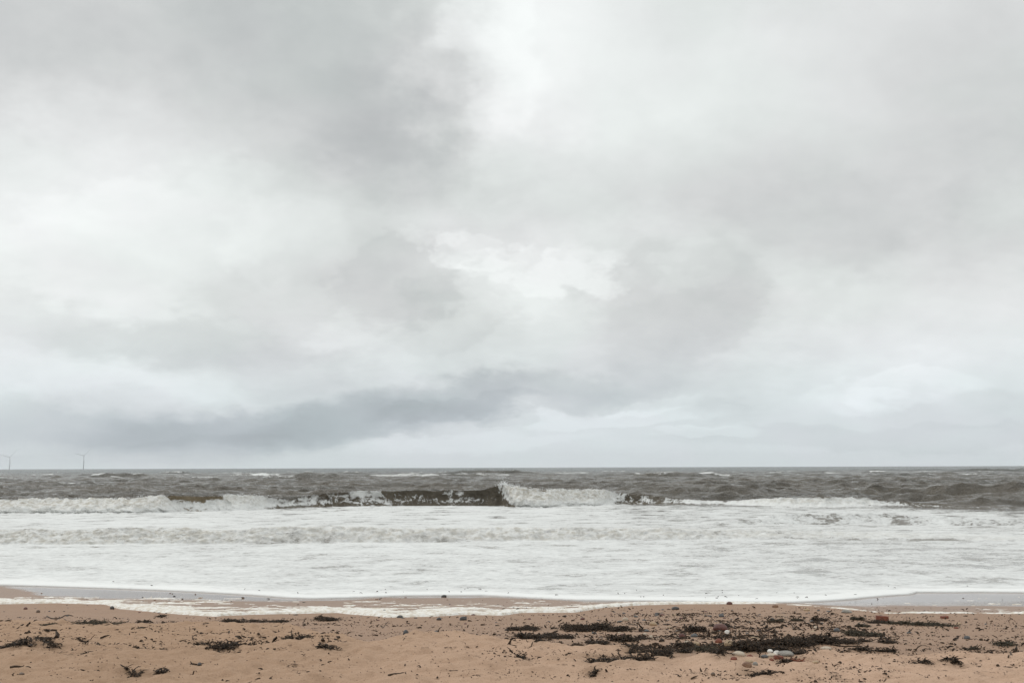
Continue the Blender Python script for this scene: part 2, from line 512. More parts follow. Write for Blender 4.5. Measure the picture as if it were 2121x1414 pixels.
def axis_x():
    a = np.linspace(0, 17, 700)
    b = 17 + np.cumsum(0.03 * 1.13 ** np.arange(85))
    a = np.concatenate([a, b[b < 9000]])
    return np.concatenate([-a[:0:-1], a])


xs = axis_x()
ya = np.linspace(7.6, 14.5, 430)
yb = np.linspace(14.5, 27, 330)[1:]
yc = 27 + np.cumsum(0.06 * 1.25 ** np.arange(46))
yd = 7.6 - np.cumsum(0.03 * 1.2 ** np.arange(52))
ys = np.concatenate([yd[yd > -2500][::-1], ya, yb, yc[yc < 400]])
GX, GY = np.meshgrid(xs.astype(np.float32), ys.astype(np.float32))
gx, gy = GX.ravel(), GY.ravel()
gz = sand_h(gx, gy)
s_damp = dampness(gx, gy)
fn = fbm(gx * 0.8, gy * 1.6, 4, 31)
s_film = sstep(-0.35, 0.45, gy - film_edge(gx) + fn * 0.55) * sstep(9, 12, gy)
s_stain = np.zeros_like(gx)
sub = np.where((gy > 7.5) & (gy < 21) & (np.abs(gx) < 15))[0]
sx_, sy_ = gx[sub], gy[sub]
acc = np.zeros_like(sx_)
for box, lab, kw in CL:
    x0, x1, y0, y1 = box
    cx_, cy_ = at((x0 + x1) / 2, y0 * .3 + y1 * .7)
    w_ = (x1 - x0) / FOC * cy_[0] * .5 + .06
    acc += min(1.0, .35 + w_ * 1.6) * np.exp(-((sx_ - cx_[0]) / (w_ * 1.15)) ** 2 - ((sy_ - cy_[0]) / (w_ * .6 + .12)) ** 2)
s_stain[sub] = np.clip(acc * (.75 + .8 * fbm(sx_ * 2.2, sy_ * 2.2, 3, 35)), 0, .75)
# smear of damp shine just above the film
s_film = np.maximum(s_film, 0.35 * sstep(0.15, 0.8, (gy - foam_edge(gx)) + fn * 0.5) * sstep(9, 12, gy))
me = mesh_np('beach', np.stack([gx, gy, gz], 1), grid_quads(len(ys), len(xs)), m_sand, {'stain': s_stain, 'damp': s_damp, 'film': s_film, 'pale': sstep(-3.5, 2.5, gx + 1.2 * fbm(gx * .5, gy * .5, 2, 33))})
tag(put('beach', me), 'brown sandy beach sloping down to the foaming water', kind='structure')


def sand_z(x, y):
    return float(sand_h(np.array([x], np.float32), np.array([y], np.float32))[0])


# ------------------------------------------------------------------ the outer breakers and the inner bore
# photo columns: px, foot py, crest py, foam on face, foam on crest, roughness
BRK = [(-300, 1066, 1037, .95, .9, 1), (0, 1064, 1035.5, .95, .95, 1), (120, 1063, 1033.5, .97, .95, 1), (200, 1063, 1033.5, .97, .95, 1), (280, 1063, 1031.5, .95, .95, 1),
       (340, 1062, 1027, .95, .9, 1), (362, 1061, 1027.5, .72, .05, .5), (400, 1060, 1027.5, .62, .03, .4), (455, 1059, 1027, .66, .12, .5), (478, 1058, 1025, .86, .7, .9),
       (520, 1057, 1024.5, .8, .85, .9), (556, 1055, 1027, .62, .6, .6), (600, 1052, 1034, .46, .42, .35), (640, 1050, 1026, .42, .40, .3), (662, 1050, 1023, .36, .33, .3),
       (720, 1049, 1018, .34, .3, .3), (728, 1048.5, 1016.5, .34, .5, .5), (750, 1048.5, 1015, .36, .82, .6), (775, 1048, 1016.5, .40, .66, .6), (797, 1048, 1015.5, .38, .6, .5), (815, 1048, 1016.5, .33, .16, .35), (860, 1047.5, 1014.5, .31, .2, .3), (900, 1047.5, 1015.5, .28, .14, .3),
       (918, 1047.5, 1015, .3, .3, .4), (935, 1047.5, 1014, .36, .58, .5), (950, 1047.5, 1015.5, .3, .16, .3), (1000, 1047.5, 1013, .26, .1, .2), (1022, 1048, 1008, .2, .1, .2), (1034, 1048, 1004.5, .25, .4, .5),
       (1044, 1049, 1001, .9, .97, 1.1), (1056, 1050, 1005, 1., .92, 1.2), (1070, 1050.5, 1008, 1., .9, 1.2), (1084, 1050.5, 1010.5, 1., .62, 1.1), (1110, 1050.5, 1011, 1., .55, 1.), (1130, 1050, 1013.5, .97, .6, 1.), (1160, 1049, 1013, .95, .72, 1.), (1185, 1048, 1014.5, .95, .62, 1.),
       (1205, 1047.5, 1014, .95, .58, 1.), (1228, 1047, 1013.5, .95, .9, 1.), (1248, 1045.5, 1013.5, .9, .9, .9), (1262, 1044.5, 1017, .75, .8, .8), (1275, 1044, 1018.5, .42, .45, .4), (1300, 1044, 1021, .34, .36, .3), (1340, 1044, 1024, .37, .38, .3),
       (1400, 1044, 1031, .44, .42, .3), (1500, 1046, 1037, .56, .45, .3), (1575, 1048, 1033, .85, .8, .7), (1640, 1050, 1031, .74, .8, .9), (1700, 1050, 1030, .78, .5, .9),
       (1790, 1049, 1031.5, .68, .75, .8), (1815, 1049, 1035, .5, .4, .4), (1900, 1050, 1041, .32, .2, .2), (2000, 1052, 1046, .25, .1, .1), (2121, 1055, 1050, .3, .1, .1), (2400, 1056, 1052, .3, .1, .1)]
B = np.array(BRK)
FD = 1.7                                      # depth of the rising face
_, by0 = on_plane(B[:, 0], B[:, 1], WL)
kx, kz = ray(B[:, 0], B[:, 2])
bX = kx * (by0 + FD)
bH = CAMZ + kz * (by0 + FD) - WL
BORE = [(-300, 1129, 1094, 1.0), (0, 1128, 1093, 1.0), (300, 1127, 1091, 1.0), (560, 1125, 1090, 1.0), (900, 1122, 1089, 1.), (1100, 1120, 1090, 1.), (1300, 1118, 1091, 1.),
        (1450, 1116, 1094, .9), (1600, 1115, 1099, .75), (1800, 1116, 1104, .55), (2000, 1119, 1110, .45), (2121, 1121, 1113, .4), (2400, 1123, 1115, .4)]
Q = np.array(BORE)
QD = 1.1
_, qy0 = on_plane(Q[:, 0], Q[:, 1], WL)
kx, kz = ray(Q[:, 0], Q[:, 2])
qX = kx * (qy0 + QD)
qH = CAMZ + kz * (qy0 + QD) - WL
# a second low ridge of broken water behind the bore, on the right
RID = np.array([(1400, 1090, 1083, 0), (1560, 1088, 1074, .6), (1650, 1086, 1066, 1), (1800, 1086, 1066, 1), (1950, 1088, 1072, .8), (2121, 1090, 1078, .6), (2400, 1090, 1080, .5)], float)
_, ry0 = on_plane(RID[:, 0], RID[:, 1], WL)
kx, kz = ray(RID[:, 0], RID[:, 2])
rX = kx * (ry0 + QD)
rH = np.maximum(CAMZ + kz * (ry0 + QD) - WL, 0.0)
rH[0] = 0.0

# named swells and whitecaps farther out: px of centre, py of foot, height m, half width m, foam
SWELLS = [(1480, 1031, 0.62, 5.0, 0.0), (2060, 1031, 0.86, 7.0, 0.0), (250, 992, 1.15, 12, 0.0), (268, 991, 0.9, 5, 0.95), (530, 988.5, 0.95, 10, 0.95), (350, 982.5, .8, 9, 0.75),
          (620, 986, 1.0, 14, 0.15), (1040, 983, 1.35, 20, 0.25), (1100, 981, .9, 10, 0.5), (1440, 991, 0.95, 12, 0.95), (1390, 992, 0.8, 14, 0.0), (1950, 975.5, 1.3, 60, 0.0), (730, 981, 1.0, 12, .1),
          (2070, 978, 1.4, 30, 0.0), (1650, 1001, 0.7, 7, 0.0), (110, 1005, 0.5, 9, 0.7), (650, 996, .5, 6, .45), (1850, 990, 0.6, 12, 0.05), (420, 1000, .5, 6, .2), (1020, 974.5, 1.3, 40, .35)]


# ------------------------------------------------------------------ sea mesh
def sea_rows():
    r = [0, .006, .018, .035, .06, .09, .13, .18, .24, .31]
    def ext(stop, step):
        while r[-1] < stop:
            r.append(r[-1] + step)
    ext(13, .085); ext(19.5, .05); ext(40, .11); ext(50.5, .07); ext(63, .055); ext(130, .2)
    s = .2
    while r[-1] < 420:
        s *= 1.0045; r.append(r[-1] + s)
    while r[-1] < 2200:
        s *= 1.012; r.append(r[-1] + s)
    while r[-1] < 15000:
        s *= 1.06; r.append(r[-1] + s)
    return np.array(r)


rows = sea_rows()
ta = np.linspace(-.56, .56, 1150)
to = .56 + np.cumsum(.0012 * 1.09 ** np.arange(70))
to = to[to < 1.7]
tans = np.concatenate([-to[::-1], ta, to])
NR, NC = len(rows), len(tans)
TT, SS = np.meshgrid(tans.astype(np.float32), rows.astype(np.float32))
YSW = 23.3
X = TT * (YSW + SS)
Y = swash(X) * np.exp(-SS / 12.0) + YSW * (1 - np.exp(-SS / 12.0)) + SS
S = (Y - swash(X)).astype(np.float32)
X = X.astype(np.float32); Y = Y.astype(np.float32)

z = np.maximum(prof(Y) + 0.012, WL).astype(np.float32)
# lip of the swash sheet
lobe = np.exp(-((X - at(1800, 1240)[0][0]) / 0.9) ** 2) + 0.4 * np.exp(-((X - at(1890, 1232)[0][0]) / 0.5) ** 2)
lobe = np.clip(lobe, 0, 1)
lipn = 1 + 0.45 * fbm(X * 2.2, Y * 2.2, 3, 41)
lip = .016 * sstep(0, .03, S) + (.030 + .055 * lobe) * lipn * (1 - np.exp(-S / (.10 + .32 * lobe))) * (.35 + .65 * np.exp(-S / (.5 + 1.2 * lobe)))
z = z + lip * np.exp(-S / 5.0) - 0.03 * (S < 0.003)
# smooth wash ripples
ins = sstep(0.4, 3, S)
z += ins * sstep(60, 48, Y) * (0.028 * fbm(X * .55, Y * .8, 4, 44) + 0.024 * fbm(X * 1.7, Y * 1.5, 4, 47, .55, ridge=True) * sstep(60, 30, Y))

foam = np.zeros_like(z)
turb = np.zeros_like(z)

# --- outer breaker
ybr = np.interp(X, bX, by0 + 0.0)
# meander the foot a little
ybr = ybr + 0.55 * fbm(X * .22, X * 0 + 3.3, 3, 51) + 0.12 * fbm(X * 1.3, X * 0 + 1.3, 2, 52)
Hb = np.interp(X, bX, bH)
fa0 = np.clip((Y - ybr) / FD, 0, 1)
Xl = X + .4 * fbm(X * .9, Y * 1.1, 4, 58) + 1.1 * fbm(X * .33, Y * .9, 2, 50) * sstep(1025, 960, W / 2 + FOC * X / Y) - (1 - fa0) * 1.25 * np.exp(-((W / 2 + FOC * X / Y - 1055) / 45) ** 2)
ff = np.interp(Xl, bX, B[:, 3]); fc = np.interp(Xl, bX, B[:, 4]); rg = np.interp(Xl, bX, B[:, 5])
fc = np.clip(fc + .26 * fbm(X * 1.1, Y * .3, 4, 68) * sstep(.1, .4, fc), 0, 1)
del fa0
Hb = Hb * (1 + (.04 + .07 * rg) * fbm(X * 1.1, X * 0 + 7.7, 4, 53))
tb = Y - ybr
face = np.clip(tb / FD, 0, 1)
pf = face ** 1.6 * (1 - .15 * (1 - face))
back = np.exp(-np.clip(tb - FD, 0, None) / 3.6) * (1 - .0 * tb)
brk = np.where(tb < FD, np.where(tb > 0, pf, 0), back * .85 + .15 * np.exp(-np.clip(tb - FD, 0, None) / 12))
z += Hb * brk
# the lip leans towards the beach
relief = (tb > 0) * (tb < FD + .5) * np.sin(np.clip(face, 0, 1) * 3.14)
z += relief * Hb * .13 * fbm(X * .8, Y * 1.5, 4, 55)
lean = np.where(tb > 0, brk, 0) ** 2.2 * sstep(5, 1.5, tb)
Yd = Y - lean * (0.62 + .5 * (1 - rg)) * Hb * 0.75 - relief * .5 * fbm(X * .9, z * 1.2, 4, 57) - .8 * sstep(.7, 1., ff) * rg * relief
# foam fields
sft = np.interp(W / 2 + FOC * X / Y, [540, 600, 690, 720, 1262, 1310, 1540, 1600, 1780, 1830], [0, .6, .6, 0, 0, 1, 1, .3, .3, 1])
f_in = (0.735 - .09 * sstep(2, 9, X) * sstep(27, 33, Y) + .13 * fbm(X * .16, Y * .11, 3, 59)) * (sstep(0.55, -0.25, tb) * (1 - sft) + sft * (.5 * sstep(4.5, -.5, tb) + .5 * sstep(1.5, -6, tb)))
rightfade = np.interp(X, *[np.array(v) for v in zip(*[(-60., 1), (on_plane(1250, 1050, WL)[0], 1), (on_plane(1800, 1055, WL)[0], .98), (on_plane(1950, 1058, WL)[0], .86), (on_plane(2121, 1060, WL)[0], .76), (90., .7)])])
far_in = sstep(-16, -2, tb)
f_in = f_in * (1 - far_in * (1 - rightfade))
foam = np.maximum(foam, f_in)
f_face = (ff * sstep(1.0, .25, face) + (ff * .72 + fc * .22) * sstep(.25, .6, face) * sstep(1.0, .7, face) + fc * sstep(.70, .90, face)) * (tb > -.2) * (tb <= FD)
f_face = np.clip(f_face, 0, 1)
f_back = fc * np.exp(-np.clip(tb - FD, 0, None) / .55) * (tb > FD)
foam = np.where(tb > -.2, np.maximum(foam * sstep(.31 + sft * 6, .3 + sft * 1.2, tb), np.maximum(f_face, f_back)), foam)
tmask = rg * np.where(tb < FD, sstep(-.9, .2, tb) * np.clip(ff * 1.2 - .25, 0, 1), np.exp(-np.clip(tb - FD, 0, None) / .5) * fc)
turb = np.maximum(turb, np.clip(tmask, 0, 1.2))

pxx = W / 2 + FOC * X / Y
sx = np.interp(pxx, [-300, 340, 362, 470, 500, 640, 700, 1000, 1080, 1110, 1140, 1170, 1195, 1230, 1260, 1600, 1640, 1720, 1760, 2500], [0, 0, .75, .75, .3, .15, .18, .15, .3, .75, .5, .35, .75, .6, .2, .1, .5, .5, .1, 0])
silt_glow = (sx * (tb > -.5) * sstep(FD + 1.2, FD * .8, tb)).astype(np.float32)  # silty brown, plus light through the thin crests put into the colour

bge = np.clip(tmask, 0, 1) * (.25 + .75 * sstep(.3, .75, face))

# --- inner bore and ridge
yq = np.interp(X, qX, qy0) + 0.35 * fbm(X * .3, X * 0 + 5.1, 3, 61) + .16 * fbm(X * 1.8, X * 0 + 2.2, 3, 62)
Hq = .80 * np.interp(X, qX, qH) * (1 + .25 * fbm(X * .9, X * 0 + 9.7, 3, 63) + .4 * fbm(X * .17, X * 0 + 3.9, 2, 67))
tq = Y - yq
fq = np.clip(tq / QD, 0, 1)
bq = np.where(tq < QD, np.where(tq > 0, fq ** .8, 0), np.exp(-np.clip(tq - QD, 0, None) / 5.0))
z += Hq * bq
Yd = Yd - np.where(tq > 0, bq, 0) ** 2 * sstep(4, 1, tq) * Hq * .35
qrough = np.interp(X, qX, Q[:, 3])
tm = qrough * sstep(-.15, .1, tq) * np.where(tq < QD, 1, np.exp(-np.clip(tq - QD, 0, None) / 3.5))
turb = np.maximum(turb, tm * .85)
bge = np.maximum(bge, tm * .75)
foam = np.where((tq > .05) & (tq < 3), np.maximum(foam, .80), foam)
foam = foam - .22 * np.exp(-((tq + .25) / .28) ** 2) * sstep(-.1, .5, fbm(X * .5, X * 0 + 4.4, 3, 66))  # broken gaps in the foam draw the shadow line at the bore's foot
yr = np.interp(X, rX, ry0) + .4 * fbm(X * .3, X * 0 + 8.8, 3, 64)
tr = Y - yr
Hr = np.interp(X, rX, rH) * (1 + .3 * fbm(X * .8, X * 0 + 1.7, 3, 65))
fr = np.clip(tr / QD, 0, 1)
br = np.where(tr < QD, np.where(tr > 0, fr, 0), np.exp(-np.clip(tr - QD, 0, None) / 2.5))
z += Hr * br
turb = np.maximum(turb, .6 * np.interp(X, rX, RID[:, 3]) * br * (X > rX[0]))

# --- swell and wind waves of the open sea
rs = np.random.RandomState(11)
out = sstep(0.5, 9, tb)                       # only behind the breakers
step = np.gradient(rows)[:, None].astype(np.float32)
dx_ = np.zeros_like(z); dy_ = np.zeros_like(z); dz_ = np.zeros_like(z)
mask_rows = np.where((tb > 0).any(1))[0]
i0 = mask_rows[0]
Xo, Yo, st = X[i0:], Y[i0:], step[i0:]
env1 = 1 + .6 * fbm(Xo / 34, Yo / 60, 2, 71)
env2 = 1 + .7 * fbm(Xo / 9, Yo / 15, 3, 72)
oz = np.zeros_like(Xo); ox = np.zeros_like(Xo); oy = np.zeros_like(Xo)
NW = 46
for i in range(NW):
    L = 1.1 * (38 / 1.1) ** ((i + rs.rand()) / NW)
    k = 2 * np.pi / L
    th = rs.normal(0, .30 if L > 9 else .62) + .12
    kxw, kyw = k * math.sin(th), -k * math.cos(th)
    A = 0.0105 * L ** 0.62 * (1.25 if L > 14 else 1.0 if L > 9 else 1.6)
    ph = rs.rand() * 6.28
    a = A * np.clip((L / (st * 3.2) - 1), 0, 1)
    rr = np.where(a[:, 0] > 0)[0]
    if len(rr) == 0: continue
    r1 = rr[-1] + 1
    arg = kxw * Xo[:r1] + kyw * Yo[:r1] + ph + (1.2 if L > 8 else 2.5) * perlin(Xo[:r1] / (L * 2.2), Yo[:r1] / (L * 2.2), 200 + i)
    e = (env1 if L > 8 else env2)[:r1] * a[:r1]
    cz, sz = np.cos(arg), np.sin(arg)
    oz[:r1] += e * cz
    ox[:r1] -= e * sz * math.sin(th) * .9
    oy[:r1] += e * sz * math.cos(th) * .9
# steep short seas, peaked at the crest
for lx_, ly_, am_, sd_, d0, d1_ in ((3.2, 1.9, .12, 501, 40, 260), (7.5, 4.2, .20, 511, 60, 700), (20, 11, .38, 521, 200, 2600)):
    rsel = np.where((Yo[:, 0] > d0) & (Yo[:, 0] < d1_ * 1.3))[0]
    if len(rsel):
        a_, b_ = rsel[0], rsel[-1] + 1
        q_ = fbm(Xo[a_:b_] / lx_ + .25 * Yo[a_:b_] / ly_, Yo[a_:b_] / ly_, 3, sd_, .5, ridge=True)
        oz[a_:b_] += am_ * np.clip(q_, -.3, 1) ** 1 * (1 + .5 * fbm(Xo[a_:b_] / (lx_ * 6), Yo[a_:b_] / (ly_ * 8), 2, sd_ + 7)) * sstep(d1_ * 1.3, d1_ * .7, Yo[a_:b_])
om = out[i0:]
fade_far = sstep(9000, 1500, Yo)
crest = oz.copy()
z[i0:] += oz * om * fade_far
Yd[i0:] += oy * om * fade_far
Xd = X.copy()
Xd[i0:] += ox * om * fade_far

# individual swells / whitecaps
wc = np.zeros_like(Xo)
hz = np.zeros_like(Xo)
for (spx, spy, sh, sw, sf) in SWELLS:
    cx, cy = on_plane(spx, spy, WL)
    r = np.where(np.abs(Yo.mean(1) - cy) < 40 + cy * .1)[0]
    if len(r) == 0: continue
    a, b = r[0], r[-1] + 1
    xx, yy = Xo[a:b], Yo[a:b]
    cyy = cy + .1 * sw * fbm((xx - cx) / sw * 1.7, xx * 0 + spx, 2, 81)
    fdp = 1.5 + cy * .008
    tt = yy - cyy
    ex = np.exp(-((xx - cx) / sw) ** 4) * (1 + .25 * fbm(xx / sw * 3, xx * 0 + .5, 3, 83))
    pr = np.where(tt < fdp, np.clip(tt / fdp, 0, 1) ** 1.3, np.exp(-np.clip(tt - fdp, 0, None) / (3.5 + cy * .02)))
    hz[a:b] += sh * ex * pr
    fm = sf * ex * np.where(tt < fdp, sstep(.1, .6, tt / fdp), np.exp(-np.clip(tt - fdp, 0, None) / (1.2 + cy * .004)))
    wc[a:b] = np.maximum(wc[a:b], fm * np.clip(.8 + .6 * fbm(xx / sw * 5, yy / 3, 3, 85), 0, 1))
z[i0:] += hz
Yd[i0:] -= np.clip(hz, 0, 2) ** 2 * .5
# random whitecaps where the waves peak
pk = sstep(.52, .85, oz + hz * .08 + .12 * fbm(Xo / 3, Yo / 6, 3, 91)) * sstep(.05, .35, fbm(Xo / 16, Yo / 30, 2, 97)) * om
wc = np.maximum(wc, pk * (.3 + .42 * sstep(180, 330, Yo)))
# thin foam streaks left behind old whitecaps
stk = sstep(.15, .5, fbm(Xo / 22, Yo / 30, 3, 95)) * .30 + sstep(12, 2, tb[i0:]) * .12
foam[i0:] = np.where(tb[i0:] > FD * .6, np.maximum(foam[i0:], np.maximum(wc, stk * om)), foam[i0:])
turb[i0:] = np.maximum(turb[i0:], wc * .8 * (wc > .3))

turb = np.maximum(turb, (.5 * np.exp(-((tb + .9) / .8) ** 2) * sstep(-.2, .4, fbm(X * .5, Y * .4, 3, 69))).astype(np.float32))
# --- churned, lumpy foam
tmk = np.clip(turb, 0, 1.2)
rr = np.where(tmk.max(1) > .02)[0]
a, b = rr[0], rr[-1] + 1
xa, ya_ = X[a:b], Y[a:b] + z[a:b] * 1.3
sc_far = np.clip(Y[a:b] / 70, 1, 6)
n1 = fbm(xa * 1.15 / sc_far, ya_ * 1.15 / sc_far, 4, 101, .5, ridge=True)
n2 = fbm(xa * 4.6 / sc_far, ya_ * 4.2 / sc_far, 3, 105, .6)
n3 = fbm(xa * 1.2 / sc_far, ya_ * 1.6 / sc_far, 4, 109, .6)
amp = tmk[a:b] * (.6 + .4 * sstep(30, 60, Y[a:b]))
z[a:b] += amp * (.17 * n1 + .05 * n2)
Yd[a:b] -= amp * (.22 * n3 + .10 * n2)
Xd[a:b] += amp * .10 * fbm(xa * 3 / sc_far, ya_ * 3 / sc_far, 3, 113)

del crest, om
m_sea, t, p = material('sea_water')
geo = t.new('ShaderNodeNewGeometry')
pos = geo.outputs['Position']
fo, tu = t.attr('foam'), t.attr('turb')
cam_dist = t.attr('range')
st1 = t.mapping(pos, scale=(0.55, 0.9, 1.4))
na = t.noise(st1, 1.0, 9, 0.62, 0.35)
nb = t.noise(t.mapping(pos, scale=(1.0, 1.3, 2.2)), 3.6, 6, 0.65, 0.6)
# webs and strings of foam
vr = t.noise(t.mapping(pos, scale=(.8, 1.1, 1.2)), 1.6, 5, 0.6, 1.2)
web = t.math('SUBTRACT', 1.0, t.math('MULTIPLY', t.math('ABSOLUTE', t.math('SUBTRACT', vr, 0.5)), 9.0), clamp=True)
nn = t.math('ADD', t.math('MULTIPLY', na, .62), t.math('MULTIPLY', nb, .38))
fcm = t.attr('wall')
vr2 = t.noise(t.mapping(pos, rot=(0.6, 0, 0.3), scale=(1.0, .8, .8)), .75, 5, 0.6, 1.4)
web2 = t.math('SUBTRACT', 1.0, t.math('MULTIPLY', t.math('ABSOLUTE', t.math('SUBTRACT', vr2, 0.5)), 11.0), clamp=True)
nn = t.math('MULTIPLY_ADD', web, .11, nn)
nn2 = t.math('MULTIPLY_ADD', web2, .17, t.math('MULTIPLY', nn, .88))
nn = t.math('ADD', t.math('MULTIPLY', nn, t.math('SUBTRACT', 1.0, fcm)), t.math('MULTIPLY', nn2, fcm))
thr = t.math('MULTIPLY_ADD', fo, -0.70, 0.90)
cov = t.ramp(t.math('SUBTRACT', nn, thr), -0.035, 0.085)
cov = t.math('MULTIPLY', cov, t.ramp(fo, 0.0, 0.08))
thin = t.ramp(t.math('SUBTRACT', nn, thr), 0.0, 0.30)
# water body
wb = t.noise(pos, 0.05, 3, 0.5)
body = t.mix(t.ramp(wb, .35, .65), (0.098, 0.088, 0.073), (0.134, 0.116, 0.093))
sl = t.attr('silt_glow')
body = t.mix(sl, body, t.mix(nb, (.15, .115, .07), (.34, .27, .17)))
body = t.mix(t.ramp(cam_dist, 130, 900), body, (0.066, 0.078, 0.075))
body = t.mix(t.ramp(cam_dist, 50, 74, .85, 0), body, (.33, .315, .29))
t.link(body, p.inputs['Base Color'])
p.inputs['IOR'].default_value = 1.33
t.link(t.ramp(cam_dist, 60, 900, .07, .25), p.inputs['Roughness'])
c1 = t.noise(t.mapping(pos, scale=(.8, 1.0, 1.0)), 1.9, 6, 0.62, .3)
c2 = t.noise(t.mapping(pos, scale=(.7, 1.0, 1.0)), .6, 7, 0.68, .3)
hgt = t.math('ADD', t.math('MULTIPLY', c1, .35), t.math('MULTIPLY', c2, 1.3))
bs = t.ramp(cam_dist, 30, 75, .25, 1.0)
t.link(t.bump(hgt, bs, 0.8), p.inputs['Normal'])
# foam
fb = t.new('ShaderNodeBsdfPrincipled')
nt_ = t.noise(t.mapping(pos, scale=(.75, 1, 1.5)), 3.4, 7, .66, .5)
beige = t.mix(t.ramp(nt_, .36, .62), (.43, .395, .335), (.72, .715, .695))
white = t.mix(t.ramp(nb, .3, .6), (.645, .655, .645), (.75, .755, .742))
fcol = t.mix(t.attr('beige'), white, beige)
fcol = t.mix(t.attr('rim'), fcol, (.80, .80, .785))
t.link(t.mix(thin, t.mix(.6, fcol, (.44, .435, .425)), fcol), fb.inputs['Base Color'])
fb.inputs['Roughness'].default_value = .75
fb.inputs['Specular IOR Level'].default_value = .25
fbh = t.math('ADD', t.math('MULTIPLY', nb, .5), t.math('MULTIPLY', t.noise(pos, 9, 3, .5), .08))
t.link(t.bump(fbh, t.math('MULTIPLY_ADD', tu, .5, .35), .12), fb.inputs['Normal'])
mx = t.new('ShaderNodeMixShader')
t.link(cov, mx.inputs[0]); t.link(p.outputs[0], mx.inputs[1]); t.link(fb.outputs[0], mx.inputs[2])
t.link(mx.outputs[0], t.n['Material Output'].inputs['Surface'])

# lip of the swash is solid foam, thin patches inside
foam = np.maximum(foam, sstep(2.2, .3, S) * .98)
patch = fbm(X * .5, Y * .45, 4, 121)
foam = foam - sstep(.05, .5, patch) * .20 * sstep(1.2, 3, S) * (tb < -1)
foam = np.clip(foam, 0, 1)

co = np.stack([Xd, Yd, z], -1).reshape(-1, 3)
quads = grid_quads(NR, NC)
rangev = np.hypot(X, Y).ravel()
wall = sstep(0, .3, tb) * sstep(FD + .6, FD - .1, tb) * sstep(.62, .4, ff)
attrs = {'wall': wall.ravel(), 'beige': np.clip(bge, 0, 1).ravel(), 'rim': sstep(2.4, .5, S).ravel(), 'silt_glow': silt_glow.ravel(), 'foam': foam.ravel(), 'turb': np.clip(turb, 0, 1).ravel(), 'range': rangev}


def sub_mesh(name, sel):
    q = quads[sel]
    used = np.zeros(len(co), bool)
    used[q.ravel()] = True
    idx = np.cumsum(used) - 1
    return mesh_np(name, co[used], idx[q], m_sea, {k: v[used] for k, v in attrs.items()})


# each breaking wave is cut out of the sheet along its own outline, edge to edge with the sea round it
tbq = tb.ravel()[quads[:, 0]]; tqq = tq.ravel()[quads[:, 0]]; xq = X.ravel()[quads[:, 0]]; pxq = W / 2 + FOC * (X / Y).ravel()[quads[:, 0]]
inb = (tbq > -.15) & (tbq < FD + 2.0)
own = np.zeros(len(quads), np.int8)
own[inb & (pxq < 578)] = 1
own[inb & (pxq >= 640) & (pxq < 1330)] = 2
own[inb & (pxq >= 1545) & (pxq < 1850)] = 3
own[(tqq > -.1) & (tqq < QD + 2.2)] = 4
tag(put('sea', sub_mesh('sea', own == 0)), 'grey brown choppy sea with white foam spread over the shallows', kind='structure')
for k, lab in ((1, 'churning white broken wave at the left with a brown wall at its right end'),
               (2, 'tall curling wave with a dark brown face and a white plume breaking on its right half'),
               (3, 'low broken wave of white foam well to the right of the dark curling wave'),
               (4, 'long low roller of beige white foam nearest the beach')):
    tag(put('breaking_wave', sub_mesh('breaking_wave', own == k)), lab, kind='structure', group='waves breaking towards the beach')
del quads, own, inb, tbq, tqq, xq, pxq

# fine spray thrown up along the breaking crests
rs = np.random.RandomState(5)
sv, sq = [], []
OCT = np.array([(1, 0, 0), (-1, 0, 0), (0, 1, 0), (0, -1, 0), (0, 0, 1), (0, 0, -1)], float)
OF = np.array([(0, 2, 4), (2, 1, 4), (1, 3, 4), (3, 0, 4), (2, 0, 5), (1, 2, 5), (3, 1, 5), (0, 3, 5)])
crest_rough = np.clip(np.interp(np.linspace(-300, 2400, 2701), B[:, 0], B[:, 4] * B[:, 5]), 0, 1)
pxs = np.linspace(-300, 2400, 2701)
prob = crest_rough ** 2 + 9 * np.exp(-((pxs - 1042) / 9) ** 2) + 1.5 * np.exp(-((pxs - 1075) / 25) ** 2)
prob /= prob.sum()
for _ in range(4200):
    px = rs.choice(pxs, p=prob) + rs.rand()
    x0 = np.interp(px, B[:, 0], bX); y0 = np.interp(px, B[:, 0], by0) + FD
    h0 = np.interp(px, B[:, 0], bH)
    up_ = rs.exponential(.07) * (1 + 2.4 * math.exp(-((px - 1042) / 12) ** 2) + .8 * math.exp(-((px - 1075) / 25) ** 2))
    c0 = np.array([x0 + rs.normal(0, .1), y0 - .9 * h0 * .6 + rs.normal(0, .5), WL + h0 - .05 + up_])
    rad = rs.uniform(.006, .022) * (1 if up_ < .2 else .7)
    sq.append(OF + 6 * len(sv))
    sv.append(c0 + OCT * rad * (1 + .5 * rs.rand(6, 1)))
m_spray, t, p = material('spray')
p.inputs['Base Color'].default_value = (.85, .86, .86, 1)
p.inputs['Roughness'].default_value = .6
tag(put('sea_spray', mesh_np('sea_spray', np.concatenate(sv), None, m_spray, tris=np.concatenate(sq))), 'white spray drops thrown up along the crests of the breaking waves', kind='stuff')

